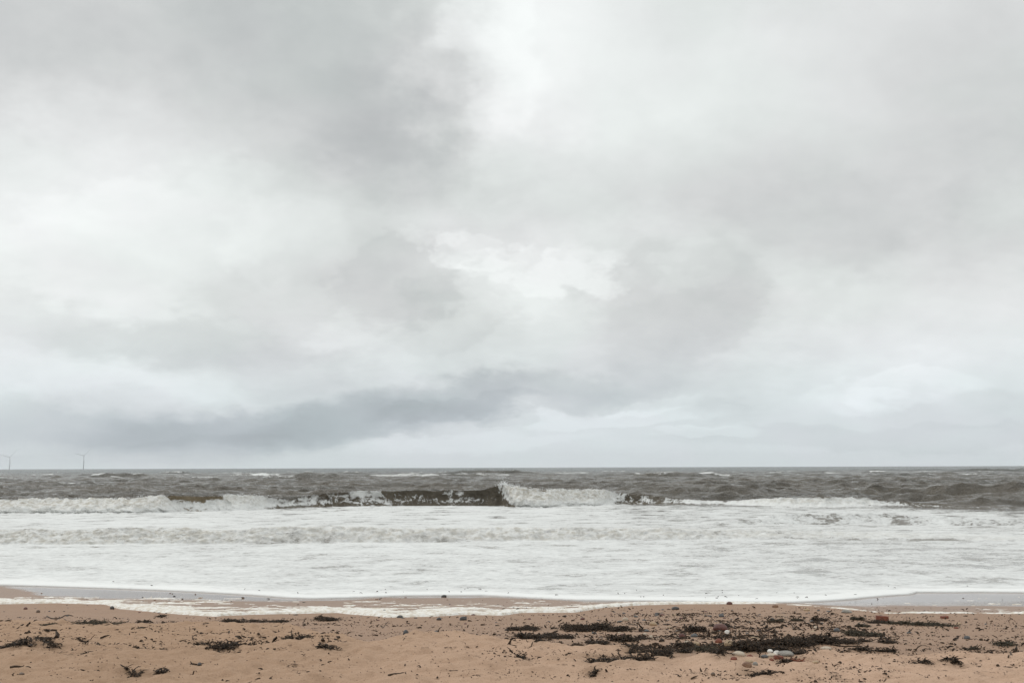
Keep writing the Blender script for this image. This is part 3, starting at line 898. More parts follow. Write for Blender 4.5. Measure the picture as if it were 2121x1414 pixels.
# ------------------------------------------------------------------ foam left on the sand
fx = np.linspace(-13.5, 13.5, 1900)
fy = np.linspace(13.5, 24.5, 620)
FX, FY = np.meshgrid(fx.astype(np.float32), fy.astype(np.float32))
fe, sw_ = foam_edge(FX), swash(FX)
dn = FY - fe                                    # metres seaward of the foam's lower edge
warp = fbm(FX * 1.4, FY * 1.4, 4, 131) * .55
ln = fbm(FX * .75 + warp + FY * .25, FY * 2.3, 5, 135, .58, ridge=True)
ln2 = fbm(FX * 1.1 + warp, FY * 1.6 + 2, 5, 139, .6)
pxf = W / 2 + FOC * FX / FY
dens = np.interp(pxf, [-300, 0, 130, 230, 330, 700, 1150, 1260, 1400, 1640, 1700, 2121, 2400], [.62, .6, .5, .36, .62, .72, .72, .7, .6, .4, .30, .34, .3])
gap = np.clip(sw_ - fe, .2, None)
rel = dn / gap
band = np.exp(-((dn - .2) / .24) ** 2) * 1.35 + np.exp(-np.clip(rel, 0, 3) / .38) * .75 * np.interp(pxf, [1300, 1500, 1640], [1, .8, .45])
wdt = np.interp(pxf, [0, 200, 260, 1300, 1600, 2121], [1.1, .9, 1., 1., .35, .72])
val = band * wdt * dens * 1.25 + .50 * ln + .42 * ln2 - .52
val = np.where(dn < 0, val + dn * 7, val)
val -= sstep(.82, 1.0, rel) * 1.2
val -= sstep(1.0, 1.06, rel) * 5
thick = np.clip(val, 0, 1)
fz = sand_h(FX.ravel(), FY.ravel()).reshape(FX.shape) - .004 + (.045 * np.clip(thick * 1.6, 0, 1) ** .6) * (1 + .5 * fbm(FX * 7, FY * 5, 3, 143))
qd = grid_quads(len(fy), len(fx))
keep = val.ravel()[qd].max(1) > 0
qd = qd[keep]
used = np.zeros(FX.size, bool); used[qd.ravel()] = True
idx = np.cumsum(used) - 1
m_foam, t, p = material('beach_foam')
pos = t.new('ShaderNodeTexCoord').outputs['Object']
n = t.noise(pos, 9, 5, .6)
n2 = t.noise(pos, 60, 3, .6)
t.link(t.mix(t.ramp(n, .35, .6), (.58, .51, .42), (.78, .755, .71)), p.inputs['Base Color'])
p.inputs['Roughness'].default_value = .7
t.link(t.bump(t.math('ADD', n, t.math('MULTIPLY', n2, .3)), .5, .02), p.inputs['Normal'])
fv = np.stack([FX.ravel(), FY.ravel(), fz.ravel()], 1)[used]
tag(put('sea_foam', mesh_np('sea_foam', fv, idx[qd], m_foam)), 'creamy strips of foam left on the wet sand below the water edge', kind='stuff')

# ------------------------------------------------------------------ wind turbines far out at sea
def tube(bm, pts, rads, n=8, cap=True):
    rings = []
    for i, p_ in enumerate(pts):
        p_ = Vector(p_)
        d = (Vector(pts[min(i + 1, len(pts) - 1)]) - Vector(pts[max(i - 1, 0)])).normalized()
        a = d.cross(Vector((0, 0, 1)))
        if a.length < .05: a = d.cross(Vector((0, 1, 0)))
        a.normalize(); b = d.cross(a)
        rings.append([bm.verts.new(p_ + (a * math.cos(q * 2 * math.pi / n) + b * math.sin(q * 2 * math.pi / n)) * rads[i]) for q in range(n)])
    for r1, r2 in zip(rings, rings[1:]):
        for q in range(n):
            bm.faces.new((r1[q], r1[(q + 1) % n], r2[(q + 1) % n], r2[q]))
    if cap:
        bm.faces.new(rings[0][::-1]); bm.faces.new(rings[-1])


def bm_mesh(name, bm, mat, smooth=True):
    bmesh.ops.recalc_face_normals(bm, faces=bm.faces)
    me = bpy.data.meshes.new(name)
    bm.to_mesh(me); bm.free()
    for f in me.polygons: f.use_smooth = smooth
    me.materials.append(mat)
    return me


m_turb, t, p = material('turbine_paint')
p.inputs['Base Color'].default_value = (.80, .83, .85, 1)
p.inputs['Roughness'].default_value = .45


def turbine(px, hub_py, dist, blade_px, angs, label):
    kx, kz = ray(px, hub_py)
    x, hz = float(kx) * dist, CAMZ + float(kz) * dist
    root = bpy.data.objects.new('wind_turbine', None)
    COL.objects.link(root); root.location = (x, dist, WL)
    tag(root, label, 'wind turbine', 'wind turbines on the horizon')
    hub = hz - WL
    bm = bmesh.new(); tube(bm, [(0, 0, -3), (0, 0, hub * .5), (0, 0, hub - 1.5)], [2.5, 2.1, 1.5], 16)
    put('tower', bm_mesh('tower', bm, m_turb), root)
    bm = bmesh.new(); tube(bm, [(0, -4.5, hub), (0, -4, hub), (0, 3, hub + .2), (0, 8, hub + .3), (0, 9, hub + .3)], [1.8, 2.2, 2.4, 2.1, 1.2], 10)
    put('nacelle', bm_mesh('nacelle', bm, m_turb), root)
    bm = bmesh.new(); tube(bm, [(0, -8, hub), (0, -7.3, hub), (0, -6, hub), (0, -4.4, hub)], [.3, 1.3, 1.9, 1.9], 12)
    put('rotor_hub', bm_mesh('rotor_hub', bm, m_turb), root)
    Lb = blade_px / FOC * dist
    for a_ in angs:
        bm = bmesh.new()
        dv = Vector((math.cos(R(a_)), 0, math.sin(R(a_)))); sv_ = Vector((-dv.z, 0, dv.x))
        prev = None
        for q, (f, ch, th_) in enumerate([(0, .9, .9), (.06, 1.1, .8), (.2, 1.7, .6), (.45, 1.3, .4), (.75, .9, .25), (.95, .8, .16), (1, .2, .08)]):
            c0 = Vector((0, -6, hub)) + dv * (1.2 + f * Lb)
            tw = R(22 * (1 - f))
            e1 = sv_ * math.cos(tw) + Vector((0, 1, 0)) * math.sin(tw); e2 = dv.cross(e1)
            ring = [bm.verts.new(c0 + e1 * ch * cc + e2 * th_ * ss) for cc, ss in ((1, 0), (.4, .8), (-.4, 1), (-1, .2), (-.4, -.8), (.4, -.8))]
            if prev:
                for i in range(6): bm.faces.new((prev[i], prev[(i + 1) % 6], ring[(i + 1) % 6], ring[i]))
            prev = ring
        bm.faces.new(prev)
        put('blade', bm_mesh('blade', bm, m_turb), root)


turbine(20.5, 946.5, 7400, 21, (44, 164, 284), 'pale grey wind turbine standing on the horizon closest to the photo edge')
turbine(174, 943, 6600, 20.5, (42, 166, 277), 'larger pale grey wind turbine on the horizon with its foot nearer the breaking waves')

# ------------------------------------------------------------------ stones
rnd = random.Random(3)


def stone_mat(name, c1, c2, rough=.55):
    m, t, p = material(name)
    pos = t.new('ShaderNodeTexCoord').outputs['Object']
    n = t.noise(pos, 7, 5, .65)
    g = t.noise(pos, 60, 3, .6)
    c = t.mix(t.ramp(n, .35, .65), c1, c2)
    c = t.mix(t.ramp(g, .55, .75, 0, .45), c, tuple(v * .45 for v in c1))
    t.link(c, p.inputs['Base Color'])
    p.inputs['Roughness'].default_value = rough
    t.link(t.bump(t.math('ADD', n, t.math('MULTIPLY', g, .4)), .45, .05), p.inputs['Normal'])
    return m


SM = {
    'grey': stone_mat('grey_stone', (.20, .185, .165), (.30, .275, .24)),
    'dark': stone_mat('dark_stone', (.030, .028, .028), (.065, .058, .052), .4),
    'blue': stone_mat('slate_stone', (.055, .058, .062), (.10, .10, .10), .45),
    'tan': stone_mat('tan_stone', (.34, .23, .14), (.44, .32, .20)),
    'pale': stone_mat('pale_stone', (.42, .34, .26), (.52, .43, .33)),
    'white': stone_mat('white_stone', (.66, .63, .58), (.80, .77, .72)),
    'red': stone_mat('red_brick', (.15, .045, .027), (.23, .075, .042), .7),
    'rust': stone_mat('rust_stone', (.16, .08, .045), (.24, .13, .07)),
    'darkred': stone_mat('dark_red_stone', (.085, .028, .02), (.13, .045, .032), .5),
    'brown': stone_mat('brown_stone', (.10, .068, .045), (.16, .11, .075)),
}
shape_n = [0]


def stone_mesh(kind, sx, sy, sz, boxy=0.0, angular=0.0, sub=3):
    """a worn pebble, or with boxy > 0 a worn brick"""
    shape_n[0] += 1
    bm = bmesh.new()
    bmesh.ops.create_icosphere(bm, subdivisions=sub, radius=1)
    vs = np.array([v.co[:] for v in bm.verts])
    o = shape_n[0] * 13.7
    n = fbm(vs[:, 0] * .8 + o + vs[:, 2], vs[:, 1] * .8 - o + vs[:, 2] * .7, 2, 301)
    n2 = fbm(vs[:, 0] * 2.5 + o, vs[:, 1] * 2.5 + vs[:, 2] * 2, 2, 307)
    if boxy > 0:
        e = 1 - boxy * .8
        vs = np.sign(vs) * np.abs(vs) ** e
        vs = vs / np.maximum(np.abs(vs).max(1, keepdims=True), 1e-6) * (.9 * boxy) + vs * (1 - boxy * .9)
    if angular > 0:
        rs_ = np.random.RandomState(shape_n[0])
        for _ in range(9):
            d = rs_.normal(size=3); d /= np.linalg.norm(d)
            h = rs_.uniform(.55, .85)
            q = vs @ d
            vs = vs - np.clip(q - h, 0, None)[:, None] * d * angular
    vs = vs * (1 + .16 * n + .04 * n2)[:, None] * np.array([sx, sy, sz])
    for v, c in zip(bm.verts, vs): v.co = c
    return bm_mesh('stone', bm, SM[kind])


def put_stone(name, box, kind, label, cat, boxy=0.0, angular=0.0, rot=None, sink=.5, dep=.72, group=None):
    x0, x1, y0, y1 = box
    gx_, gy_ = at((x0 + x1) / 2, y1 - .12 * (y1 - y0))
    gx_, gy_ = float(gx_[0]), float(gy_[0])
    w = (x1 - x0) / FOC * gy_
    h = (y1 - y0) / FOC * gy_ * .98
    me = stone_mesh(kind, w / 2, w / 2 * dep, h / 2 / (1 - sink * .5), boxy, angular)
    o = put(name, me, loc=(gx_, gy_ + w / 2 * dep * .6, sand_z(gx_, gy_ + w * .2) + h * .5 * (1 - sink)))
    o.rotation_euler = (rnd.uniform(-.08, .08), rnd.uniform(-.1, .1), rot if rot is not None else rnd.uniform(-.3, .3))
    tag(o, label, cat, group)
    return o


STONES = [
    ('stone', (1613, 1646, 1349, 1361), 'grey', 'long smooth grey stone lying at the front of the seaweed beside the white lump', 'stone'),
    ('stone', (1603, 1618, 1347.5, 1356), 'white', 'bright white angular lump touching the long grey stone', 'stone', dict(angular=1)),
    ('stone', (1590, 1602, 1345.5, 1353), 'white', 'creamy white flat stone just left of the bright white lump', 'stone'),
    ('brick', (1604, 1623, 1358.5, 1365.5), 'red', 'orange red brick piece in front of the long grey stone', 'brick', dict(boxy=.5)),
    ('stone', (1590, 1612, 1355, 1362), 'pale', 'pale pinkish stone behind the orange red brick piece', 'stone'),
    ('stone', (1546, 1562, 1358, 1368), 'red', 'rounded brick red stone in the pile in front of the seaweed', 'stone'),
    ('stone', (1577, 1592, 1357, 1363), 'blue', 'greenish grey stone half buried between the red stones', 'stone'),
    ('stone', (1519, 1546, 1364, 1374), 'pale', 'big pale oval stone lying under the flat dark grey one', 'stone'),
    ('stone', (1536, 1551, 1363, 1369), 'grey', 'flat grey stone leaning on the rounded red stone', 'stone'),
    ('stone', (1539, 1559, 1377, 1389), 'rust', 'rusty brown angular stone at the very front of the stone pile', 'stone', dict(angular=.8)),
    ('stone', (1544, 1561, 1373.5, 1380), 'tan', 'tan stone resting behind the rusty brown angular stone', 'stone'),
    ('stone', (1559, 1571, 1374, 1383), 'grey', 'round grey stone right beside the rusty brown angular stone', 'stone'),
    ('stone', (1514, 1528, 1375, 1382), 'red', 'flat orange red stone alone on the pale sand left of the pile', 'stone', dict(sink=.6)),
    ('stone', (1594, 1604, 1369, 1373.5), 'red', 'small flat orange stone half sunk in the sand below the brick piece', 'stone', dict(sink=.7)),
    ('stone', (1501, 1523, 1325, 1339), 'tan', 'big ochre stone sticking out of the black seaweed', 'stone'),
    ('stone', (1482, 1497, 1322, 1331), 'red', 'dull red stone at the left of the big ochre stone', 'stone'),
    ('stone', (1501, 1513, 1304, 1313), 'white', 'white chalky lump next to the dark red brown rock', 'stone', dict(angular=1)),
    ('stone', (1477, 1510, 1291, 1307), 'darkred', 'dark red brown rock draped with black weed', 'rock', dict(dep=.6)),
    ('stone', (1436, 1448, 1302.5, 1309), 'pale', 'pale rounded stone sitting on a small seaweed heap', 'stone'),
    ('stone', (1406, 1420, 1313, 1322), 'darkred', 'dark maroon stone left of the purple grey stone', 'stone'),
    ('stone', (1431, 1446, 1312, 1320), 'blue', 'purple grey stone below the pale rounded stone', 'stone'),
    ('stone', (1435, 1450, 1327, 1336), 'tan', 'sandy yellow stone in the left end of the black seaweed', 'stone'),
    ('stone', (1418, 1431, 1326, 1333), 'pale', 'light grey stone lying next to the sandy yellow stone', 'stone'),
    ('stone', (1666, 1678, 1259.5, 1265), 'tan', 'tan stone on smooth wet sand close to the foam edge', 'stone'),
    ('stone', (1744, 1767, 1262.5, 1270), 'grey', 'large flat grey stone on wet sand just above the foam', 'stone'),
    ('brick', (1817, 1842, 1276.5, 1286), 'red', 'large red brick fragment lying on the upper wet sand', 'brick', dict(boxy=.75, sink=.15)),
    ('brick', (1951, 1965, 1275, 1280), 'red', 'small red brick fragment far along the wet sand', 'brick', dict(boxy=.7, sink=.2)),
    ('stone', (1727, 1741, 1299.5, 1308), 'blue', 'round slate grey stone left of the greenish seaweed mound', 'stone'),
    ('stone', (1998, 2011, 1318, 1325), 'blue', 'oval slate pebble standing alone on the open damp sand', 'stone'),
    ('stone', (1879, 1889, 1307, 1311), 'dark', 'small blue black flat pebble below the bundle of dark weed', 'stone'),
    ('stone', (1977, 1986, 1297, 1301), 'red', 'small bright red pebble on open damp sand', 'stone'),
    ('stone', (1980, 1992, 1288.5, 1292), 'tan', 'flat ochre pebble near the white scraps on damp sand', 'stone', dict(sink=.5)),
    ('stone', (1345, 1361, 1288, 1297), 'tan', 'tan stone lying behind the tall seaweed heap', 'stone'),
    ('stone', (1335, 1345, 1303, 1308.5), 'blue', 'grey pebble just beyond the end of the tall seaweed heap', 'stone'),
    ('stone', (1289, 1302, 1277, 1285), 'pale', 'cream stone in a scatter of dark pebbles above the tall seaweed heap', 'stone'),
    ('stone', (1202, 1211, 1278, 1283), 'darkred', 'dark red pebble alone above the tall seaweed heap', 'stone'),
    ('stone', (1391, 1408, 1256, 1263), 'dark', 'dark pointed stone by the foam line above the pebble scatter', 'stone'),
    ('stone', (1489, 1500, 1272, 1279), 'blue', 'blue grey stone standing up in the pebble scatter', 'stone'),
    ('stone', (1264, 1271, 1363, 1370), 'brown', 'brown stone caught in the long front strand of seaweed', 'stone'),
    ('stone', (1361, 1370, 1350, 1356), 'grey', 'grey pebble lying on the slanting strand of seaweed', 'stone'),
    ('stone', (1344, 1353, 1316, 1323), 'pale', 'pale pebble at the right of the seaweed tufts', 'stone'),
    ('stone', (1473, 1482, 1398, 1404.5), 'brown', 'small brown stone alone on pale sand at the bottom of the photo', 'stone'),
    ('stone', (1551, 1560, 1404, 1408), 'blue', 'small blue grey pebble on pale sand at the bottom of the photo', 'stone'),
    ('stone', (1684, 1697, 1380, 1385), 'tan', 'tan pebble half sunk in pale sand right of the stone pile', 'stone'),
    ('stone', (1702, 1724, 1339, 1346), 'pale', 'low pale stone half sunk below the right end of the black seaweed', 'stone', dict(sink=.6)),
    ('stone', (914, 925, 1231.5, 1236), 'dark', 'black stone poking out of the edge of the white water', 'stone'),
    ('stone', (904, 914, 1278.5, 1285), 'dark', 'black pointed stone on bare damp sand below the foam', 'stone'),
    ('stone', (952, 967, 1277, 1285.5), 'dark', 'dark lumpy stone on damp sand under the middle of the foam line', 'stone'),
    ('stone', (822, 834, 1274, 1280), 'blue', 'slate stone at the lower edge of the foam line', 'stone'),
    ('stone', (226, 237, 1254.5, 1262), 'dark', 'black peaked stone at the foam edge near the photo left', 'stone', dict(angular=.6)),
    ('stone', (74, 82, 1263, 1269), 'brown', 'round brown stone on damp sand below the far left foam', 'stone'),
    ('stone', (48, 56, 1257, 1262), 'darkred', 'small red brown stone just under the far left foam', 'stone'),
    ('stone', (408, 416, 1382, 1388), 'dark', 'black stone alone on bare rippled sand in the left half', 'stone'),
    ('stone', (38, 49, 1394, 1399), 'brown', 'flat brown pebble near the lower left corner', 'stone', dict(sink=.5)),
    ('stone', (898, 909, 1308, 1316), 'blue', 'blue grey pebble where damp and dry sand meet in the middle', 'stone'),
    ('stone', (692, 702, 1311, 1318), 'grey', 'grey pebble beside the curled stalks of seaweed', 'stone'),
    ('stone', (833, 846, 1305, 1316), 'blue', 'upright slate piece with a stalk beside it on damp sand', 'stone', dict(angular=.7)),
    ('stone', (1637, 1641, 1233, 1235.5), 'dark', 'tiny black stone washed over by the white water', 'stone'),
    ('stone', (1505, 1518, 1246, 1252), 'darkred', 'red brown stone standing in the foam edge', 'stone'),
    ('stone', (1600, 1613, 1252, 1258), 'rust', 'rusty stone with a dark top near the foam edge', 'stone'),
]
for it in STONES:
    kw = it[5] if len(it) > 5 else {}
    put_stone(it[0], it[1], it[2], it[3], it[4], **kw)

# loose pebbles, too alike to tell apart
PEB = [('dark', .36), ('brown', .2), ('blue', .16), ('tan', .1), ('darkred', .08), ('pale', .05), ('rust', .05)]
pmesh = {}
for k, _ in PEB:
    pmesh[k] = [stone_mesh(k, .5, .5 * rnd.uniform(.6, .85), .5 * rnd.uniform(.45, .7), angular=.5 * (q % 2), sub=2) for q in range(3)]
WORD = {'dark': 'black', 'brown': 'brown', 'blue': 'slate grey', 'tan': 'tan', 'darkred': 'dark red', 'pale': 'pale', 'rust': 'rusty'}
PZ = [  # zone box, count, size px, phrase
    ((1230, 1720, 1262, 1325), 150, (5, 13), 'pebble scattered on damp sand round and above the big seaweed heaps', 'pebbles round the seaweed heaps'),
    ((1720, 2121, 1268, 1345), 46, (4, 9), 'pebble dotted over open damp sand right of the seaweed heaps', 'pebbles on the open damp sand'),
    ((560, 1200, 1236, 1300), 46, (4, 10), 'pebble on wet sand among the strips of foam', 'pebbles among the foam strips'),
    ((0, 560, 1228, 1285), 44, (4, 8), 'pebble on wet sand at the left near the foam line', 'pebbles at the left foam line'),
]
for (bx, n_, sz, phrase, grp) in PZ:
    done = 0
    while done < n_:
        px = rnd.uniform(bx[0], bx[1]); py = rnd.uniform(bx[2], bx[3])
        gx_, gy_ = at(px, py); gx_, gy_ = float(gx_[0]), float(gy_[0])
        if gy_ > float(swash(gx_)) - .1: continue
        r_ = rnd.random(); acc = 0
        for k, pr_ in PEB:
            acc += pr_
            if r_ < acc: break
        o = put('pebble', rnd.choice(pmesh[k]))
        s_ = (sz[0] + (sz[1] - sz[0]) * rnd.random() ** 2.2) / FOC * gy_
        o.scale = (s_, s_ * rnd.uniform(.8, 1.2), s_ * rnd.uniform(.55, .95))
        o.location = (gx_, gy_, sand_z(gx_, gy_) + s_ * .03)
        o.rotation_euler = (0, 0, rnd.uniform(0, 6.28))
        tag(o, 'small ' + WORD[k] + ' ' + phrase, 'pebble', grp)
        done += 1

# ------------------------------------------------------------------ seaweed
def weed_mat(name, c1, c2):
    m, t, p = material(name)
    pos = t.new('ShaderNodeNewGeometry').outputs['Position']
    n = t.noise(pos, 30, 3, .6)
    n5 = t.noise(pos, 85, 2, .6)
    cc = t.mix(t.ramp(n, .35, .65), c1, c2)
    t.link(t.mix(t.ramp(n5, .54, .68, 0, .85), cc, (.13, .078, .042)), p.inputs['Base Color'])
    p.inputs['Roughness'].default_value = .6
    p.inputs['Specular IOR Level'].default_value = .12
    return m


m_weed = weed_mat('black_seaweed', (.007, .005, .0035), (.034, .021, .012))
m_green = weed_mat('olive_seaweed', (.016, .014, .009), (.048, .040, .024))
m_red = weed_mat('red_seaweed', (.10, .028, .016), (.19, .06, .03))
m_brown = weed_mat('brown_seaweed', (.020, .012, .007), (.060, .036, .020))
m_litter = weed_mat('weed_crumbs', (.010, .007, .005), (.05, .032, .02))
m_stick = weed_mat('driftwood', (.035, .024, .016), (.085, .06, .042))

rw = np.random.RandomState(21)


def strands(cx, cy, cz, length, width, flat=.35, up_=.25, nseg=5):
    """many curled fronds at once; arrays of roots -> verts, quads"""
    n = len(cx)
    hd = rw.rand(n) * 6.283
    curl = rw.normal(0, .9, n)
    pit = np.abs(rw.normal(0, up_, n))
    x, y, z_ = cx.copy(), cy.copy(), cz.copy()
    P = []
    for s_ in range(nseg):
        f = s_ / (nseg - 1)
        w = width * (1.05 - .75 * f ** 2)
        nx, ny = -np.sin(hd), np.cos(hd)
        th = w * flat
        P.append(np.stack([np.stack([x + nx * w, y + ny * w, z_], 1), np.stack([x, y, z_ + th * 2], 1), np.stack([x - nx * w, y - ny * w, z_], 1), np.stack([x, y, z_ - th * .6], 1)], 1))
        st_ = length / (nseg - 1)
        x = x + np.cos(hd) * st_ * np.cos(pit); y = y + np.sin(hd) * st_ * np.cos(pit); z_ = z_ + np.sin(pit) * st_
        hd = hd + curl * (1.6 / nseg) + rw.normal(0, .5, n)
        pit = pit - np.abs(rw.normal(.18, .2, n))
    V = np.stack(P, 1)                        # n, seg, 4, 3
    base = (np.arange(n) * nseg * 4)[:, None, None]
    q = []
    for s_ in range(nseg - 1):
        for k in range(4):
            a, b = s_ * 4 + k, s_ * 4 + (k + 1) % 4
            q.append([a, b, b + 4, a + 4])
    q.append([0, 3, 2, 1])
    q.append([(nseg - 1) * 4 + k for k in (0, 1, 2, 3)])
    Q_ = base + np.array(q)[None]
    return V.reshape(-1, 3), Q_.reshape(-1, 4)


def clump(box, label, mat=None, dens=1.0, group=None, name='seaweed_clump', tilt=0.0, flatness=.5, loose=.0, parts=1.0):
    x0, x1, y0, y1 = box
    mat = mat or m_weed
    if x1 < 720: dens *= .55
    hp = (y1 - y0)
    hfrac = .55 * (1 - loose)
    gxa, gya = at((x0 + x1) / 2, y1 - hp * (1 - hfrac) * .5)
    cx, cy = float(gxa[0]), float(gya[0])
    w = (x1 - x0) / FOC * cy
    hgt = hp / FOC * cy * hfrac
    graz = max(.05, abs(float(ray(0, (y0 + y1) / 2)[1])) - .075 * (cy > 11) - .03)
    dep = min(hp / FOC * cy * (1 - hfrac) / graz, w * .95 + .1)
    n = int(max(18, 760 * (w * dep) ** .72 / .55 * dens))
    n = min(n, 1600)
    # several overlapping tufts make the outline uneven
    nt = max(3, int(w / .16))
    tx = (np.arange(nt) + .5) / nt - .5 + rw.normal(0, .25 / nt, nt)
    ty = rw.normal(0, .2, nt) + tilt * tx
    th_ = .45 + .55 * rw.rand(nt)
    tsz = .12 + .15 * rw.rand(nt)
    k = rw.randint(0, nt, n)
    lx = tx[k] + rw.normal(0, .45 / nt + .03, n); ly = ty[k] + rw.normal(0, 1, n) * tsz[k]
    lx = np.where(np.abs(lx) > .5, rw.uniform(-.5, .5, n) , lx)
    px_, py_ = cx + lx * w, cy + ly * dep
    rad = np.sqrt(((lx - tx[k]) * nt * .9) ** 2 + ((ly - ty[k]) / (tsz[k] * 2)) ** 2)
    env = np.clip(1 - rad ** 2 * .55, 0, 1) * th_[k]
    pz_ = sand_h(px_.astype(np.float32), py_.astype(np.float32)) + hgt * env * rw.rand(n) ** .6 * .95
    ln_ = rw.uniform(.035, .12, n) * (.7 + .5 * min(1, w))
    V, Qd = strands(px_, py_, pz_, ln_, rw.uniform(.0035, .0085, n) * (1 + .35 * rw.rand(n)), up_=.35)
    # packed lower layer of the heap
    mv, mq = [V], [Qd]
    ofs = len(V)
    for j in range(nt):
        for rep_ in range(1 if x1 < 720 else 2):
            na_, nb_ = 14, 5
            aa = np.linspace(0, 2 * np.pi, na_, endpoint=False)
            ex, ey, ez = w * (.34 / nt + .01) * rw.uniform(.7, 1.2), dep * tsz[j] * rw.uniform(.6, 1.0), hgt * th_[j] * rw.uniform(.35, .62)
            ox, oy = cx + (tx[j] + rw.normal(0, .2 / nt)) * w, cy + (ty[j] + rw.normal(0, .06)) * dep
            rings = []
            for b_ in range(nb_):
                ph = b_ / (nb_ - 1) * np.pi / 2 * .98
                jit = 1 + .35 * (rw.rand(na_) - .5)
                rx_, ry_ = ox + np.cos(aa) * ex * np.cos(ph) * jit, oy + np.sin(aa) * ey * np.cos(ph) * jit
                rz_ = sand_h(rx_.astype(np.float32), ry_.astype(np.float32)) - .006 + 1.15 * ez * np.sin(ph) * (1 + .3 * (rw.rand(na_) - .5))
                rings.append(np.stack([rx_, ry_, rz_], 1))
            mv.append(np.concatenate(rings))
            qq = []
            for b_ in range(nb_ - 1):
                for a_ in range(na_):
                    qq.append([ofs + b_ * na_ + a_, ofs + b_ * na_ + (a_ + 1) % na_, ofs + (b_ + 1) * na_ + (a_ + 1) % na_, ofs + (b_ + 1) * na_ + a_])
            mq.append(np.array(qq)); ofs += na_ * nb_
    V = np.concatenate(mv); Qd = np.concatenate(mq)
    org = np.array([cx, cy, sand_z(cx, cy)])
    o = put(name, mesh_np(name, V - org, Qd, mat, smooth=False), loc=org)
    tag(o, label, 'seaweed', group)
    return o


MK = {'g': m_green, 'r': m_red, 'b': m_brown}
for box, lab, kw in CL:
    kw = dict(kw)
    if 'mat' in kw: kw['mat'] = MK[kw['mat']]
    clump(box, lab, **kw)

# sticks and stalks
def stick(pts, rad, label, name='stick', lift=None, mat=None, cat='stick'):
    P = np.array(pts, float)
    s_ = np.linspace(0, len(P) - 1, len(P) * 5)
    xx = np.interp(s_, np.arange(len(P)), P[:, 0]); yy = np.interp(s_, np.arange(len(P)), P[:, 1])
    lf = np.interp(s_, np.arange(len(P)), lift) if lift else np.zeros(len(s_))
    gx_, gy_ = at(xx, yy)
    if lift:                                   # a raised part stands above the ground point below it
        g0x, g0y = at(xx[0], P[:, 1].max())
        gy_ = np.where(lf > 0, g0y[0], gy_)
        kx, kz = ray(xx, yy)
        gx_ = kx * gy_
        zz = np.maximum(CAMZ + kz * gy_, sand_h(gx_, gy_) + rad)
    else:
        zz = sand_h(gx_, gy_) + rad * .8
    # soften the corners
    A = np.stack([gx_, gy_, zz], 1)
    A[1:-1] = (A[:-2] + A[1:-1] * 2 + A[2:]) / 4
    bm = bmesh.new()
    org = A[0].copy()
    tube(bm, [tuple(v - org) for v in A], list(rad * np.linspace(1, .65, len(A))), 7)
    o = put(name, bm_mesh(name, bm, mat or m_stick), loc=org)
    tag(o, label, cat)


stick([(97, 1276), (104, 1281), (116, 1282.5), (126, 1280), (134, 1274), (142, 1273), (150, 1275)], .011, 'wavy brown stick on damp sand at the left')
stick([(804, 1409), (838, 1401), (840, 1414)], .007, 'thin bent twig shaped like a hook at the bottom centre', name='twig', cat='twig')
stick([(2093, 1355), (2098, 1361), (2096, 1367), (2089, 1374)], .009, 'curved dark stick on the sand near the photo right edge')
stick([(1634, 1290), (1642, 1297), (1646, 1303), (1654, 1301), (1660, 1303), (1666, 1306)], .008, 'thin forked stalk reaching out of the right seaweed heap', name='stalk', cat='stalk', mat=m_brown)
stick([(1455.5, 1405.5), (1456, 1399), (1454, 1393)], .008, 'short dark peg of wood standing upright in pale sand', name='stick', lift=[0, 1, 1])
stick([(21, 1392.5), (34, 1390), (47, 1387.5)], .011, 'straight dark stick lying on dry sand in the lower left')
stick([(53, 1389), (63, 1390)], .006, 'short brown twig at the tip of the straight stick', name='twig', cat='twig')
stick([(216, 1305), (221, 1300), (222, 1295), (227, 1293), (235, 1296), (246, 1302)], .005, 'thin arched stalk rising from the broken weed line', name='stalk', cat='stalk', mat=m_brown)
stick([(64, 1360), (70, 1354), (78, 1349)], .006, 'thin brown twig slanting below the big left tuft', name='twig', cat='twig')
stick([(788, 1295), (793, 1301), (801, 1288), (808, 1289)], .005, 'thin angled twig on damp sand in the middle', name='twig', cat='twig')
stick([(835, 1332), (846, 1326), (860, 1323)], .005, 'straight thin twig at the edge of the dry sand in the middle', name='twig', cat='twig')
stick([(538, 1308), (576, 1306), (580, 1311), (585, 1302), (586, 1296)], .005, 'long thin kinked stalk on dry sand left of the largest tuft', name='stalk', cat='stalk', mat=m_brown)
stick([(640, 1326), (648, 1314), (662, 1312), (675, 1311)], .006, 'curled dark stalk reaching right from the largest left tuft', name='stalk', cat='stalk', mat=m_weed)
stick([(186, 1328), (190, 1320), (197, 1313)], .005, 'little upright forked sprig on dry sand at the left', name='twig', cat='twig', lift=[0, 1, 1])
stick([(392, 1312), (394, 1300)], .005, 'single thin stem sticking up from the sand under the foam', name='twig', cat='twig', lift=[0, 1])
stick([(1806, 1368), (1809, 1376)], .007, 'short dark stem standing in the pale sand right of the stones', name='twig', cat='twig', lift=[1, 0])
stick([(1720, 1336), (1745, 1340), (1770, 1339), (1786, 1340)], .007, 'long thin stalk lying between the seaweed tail and the ring', name='stalk', cat='stalk', mat=m_weed)
stick([(340, 1387), (352, 1389), (344, 1395), (350, 1398)], .006, 'zigzag dark twig near the lower left scraps', name='twig', cat='twig')
stick([(394, 1403), (400, 1395), (402, 1388)], .008, 'short thick dark twig leaning on dry sand left of centre', name='twig', cat='twig', lift=[0, 1, 1])
stick([(1056, 1342), (1098, 1344), (1108, 1338), (1112, 1340)], .006, 'thin bent stalk on pale sand under the ragged heap', name='stalk', cat='stalk', mat=m_brown)

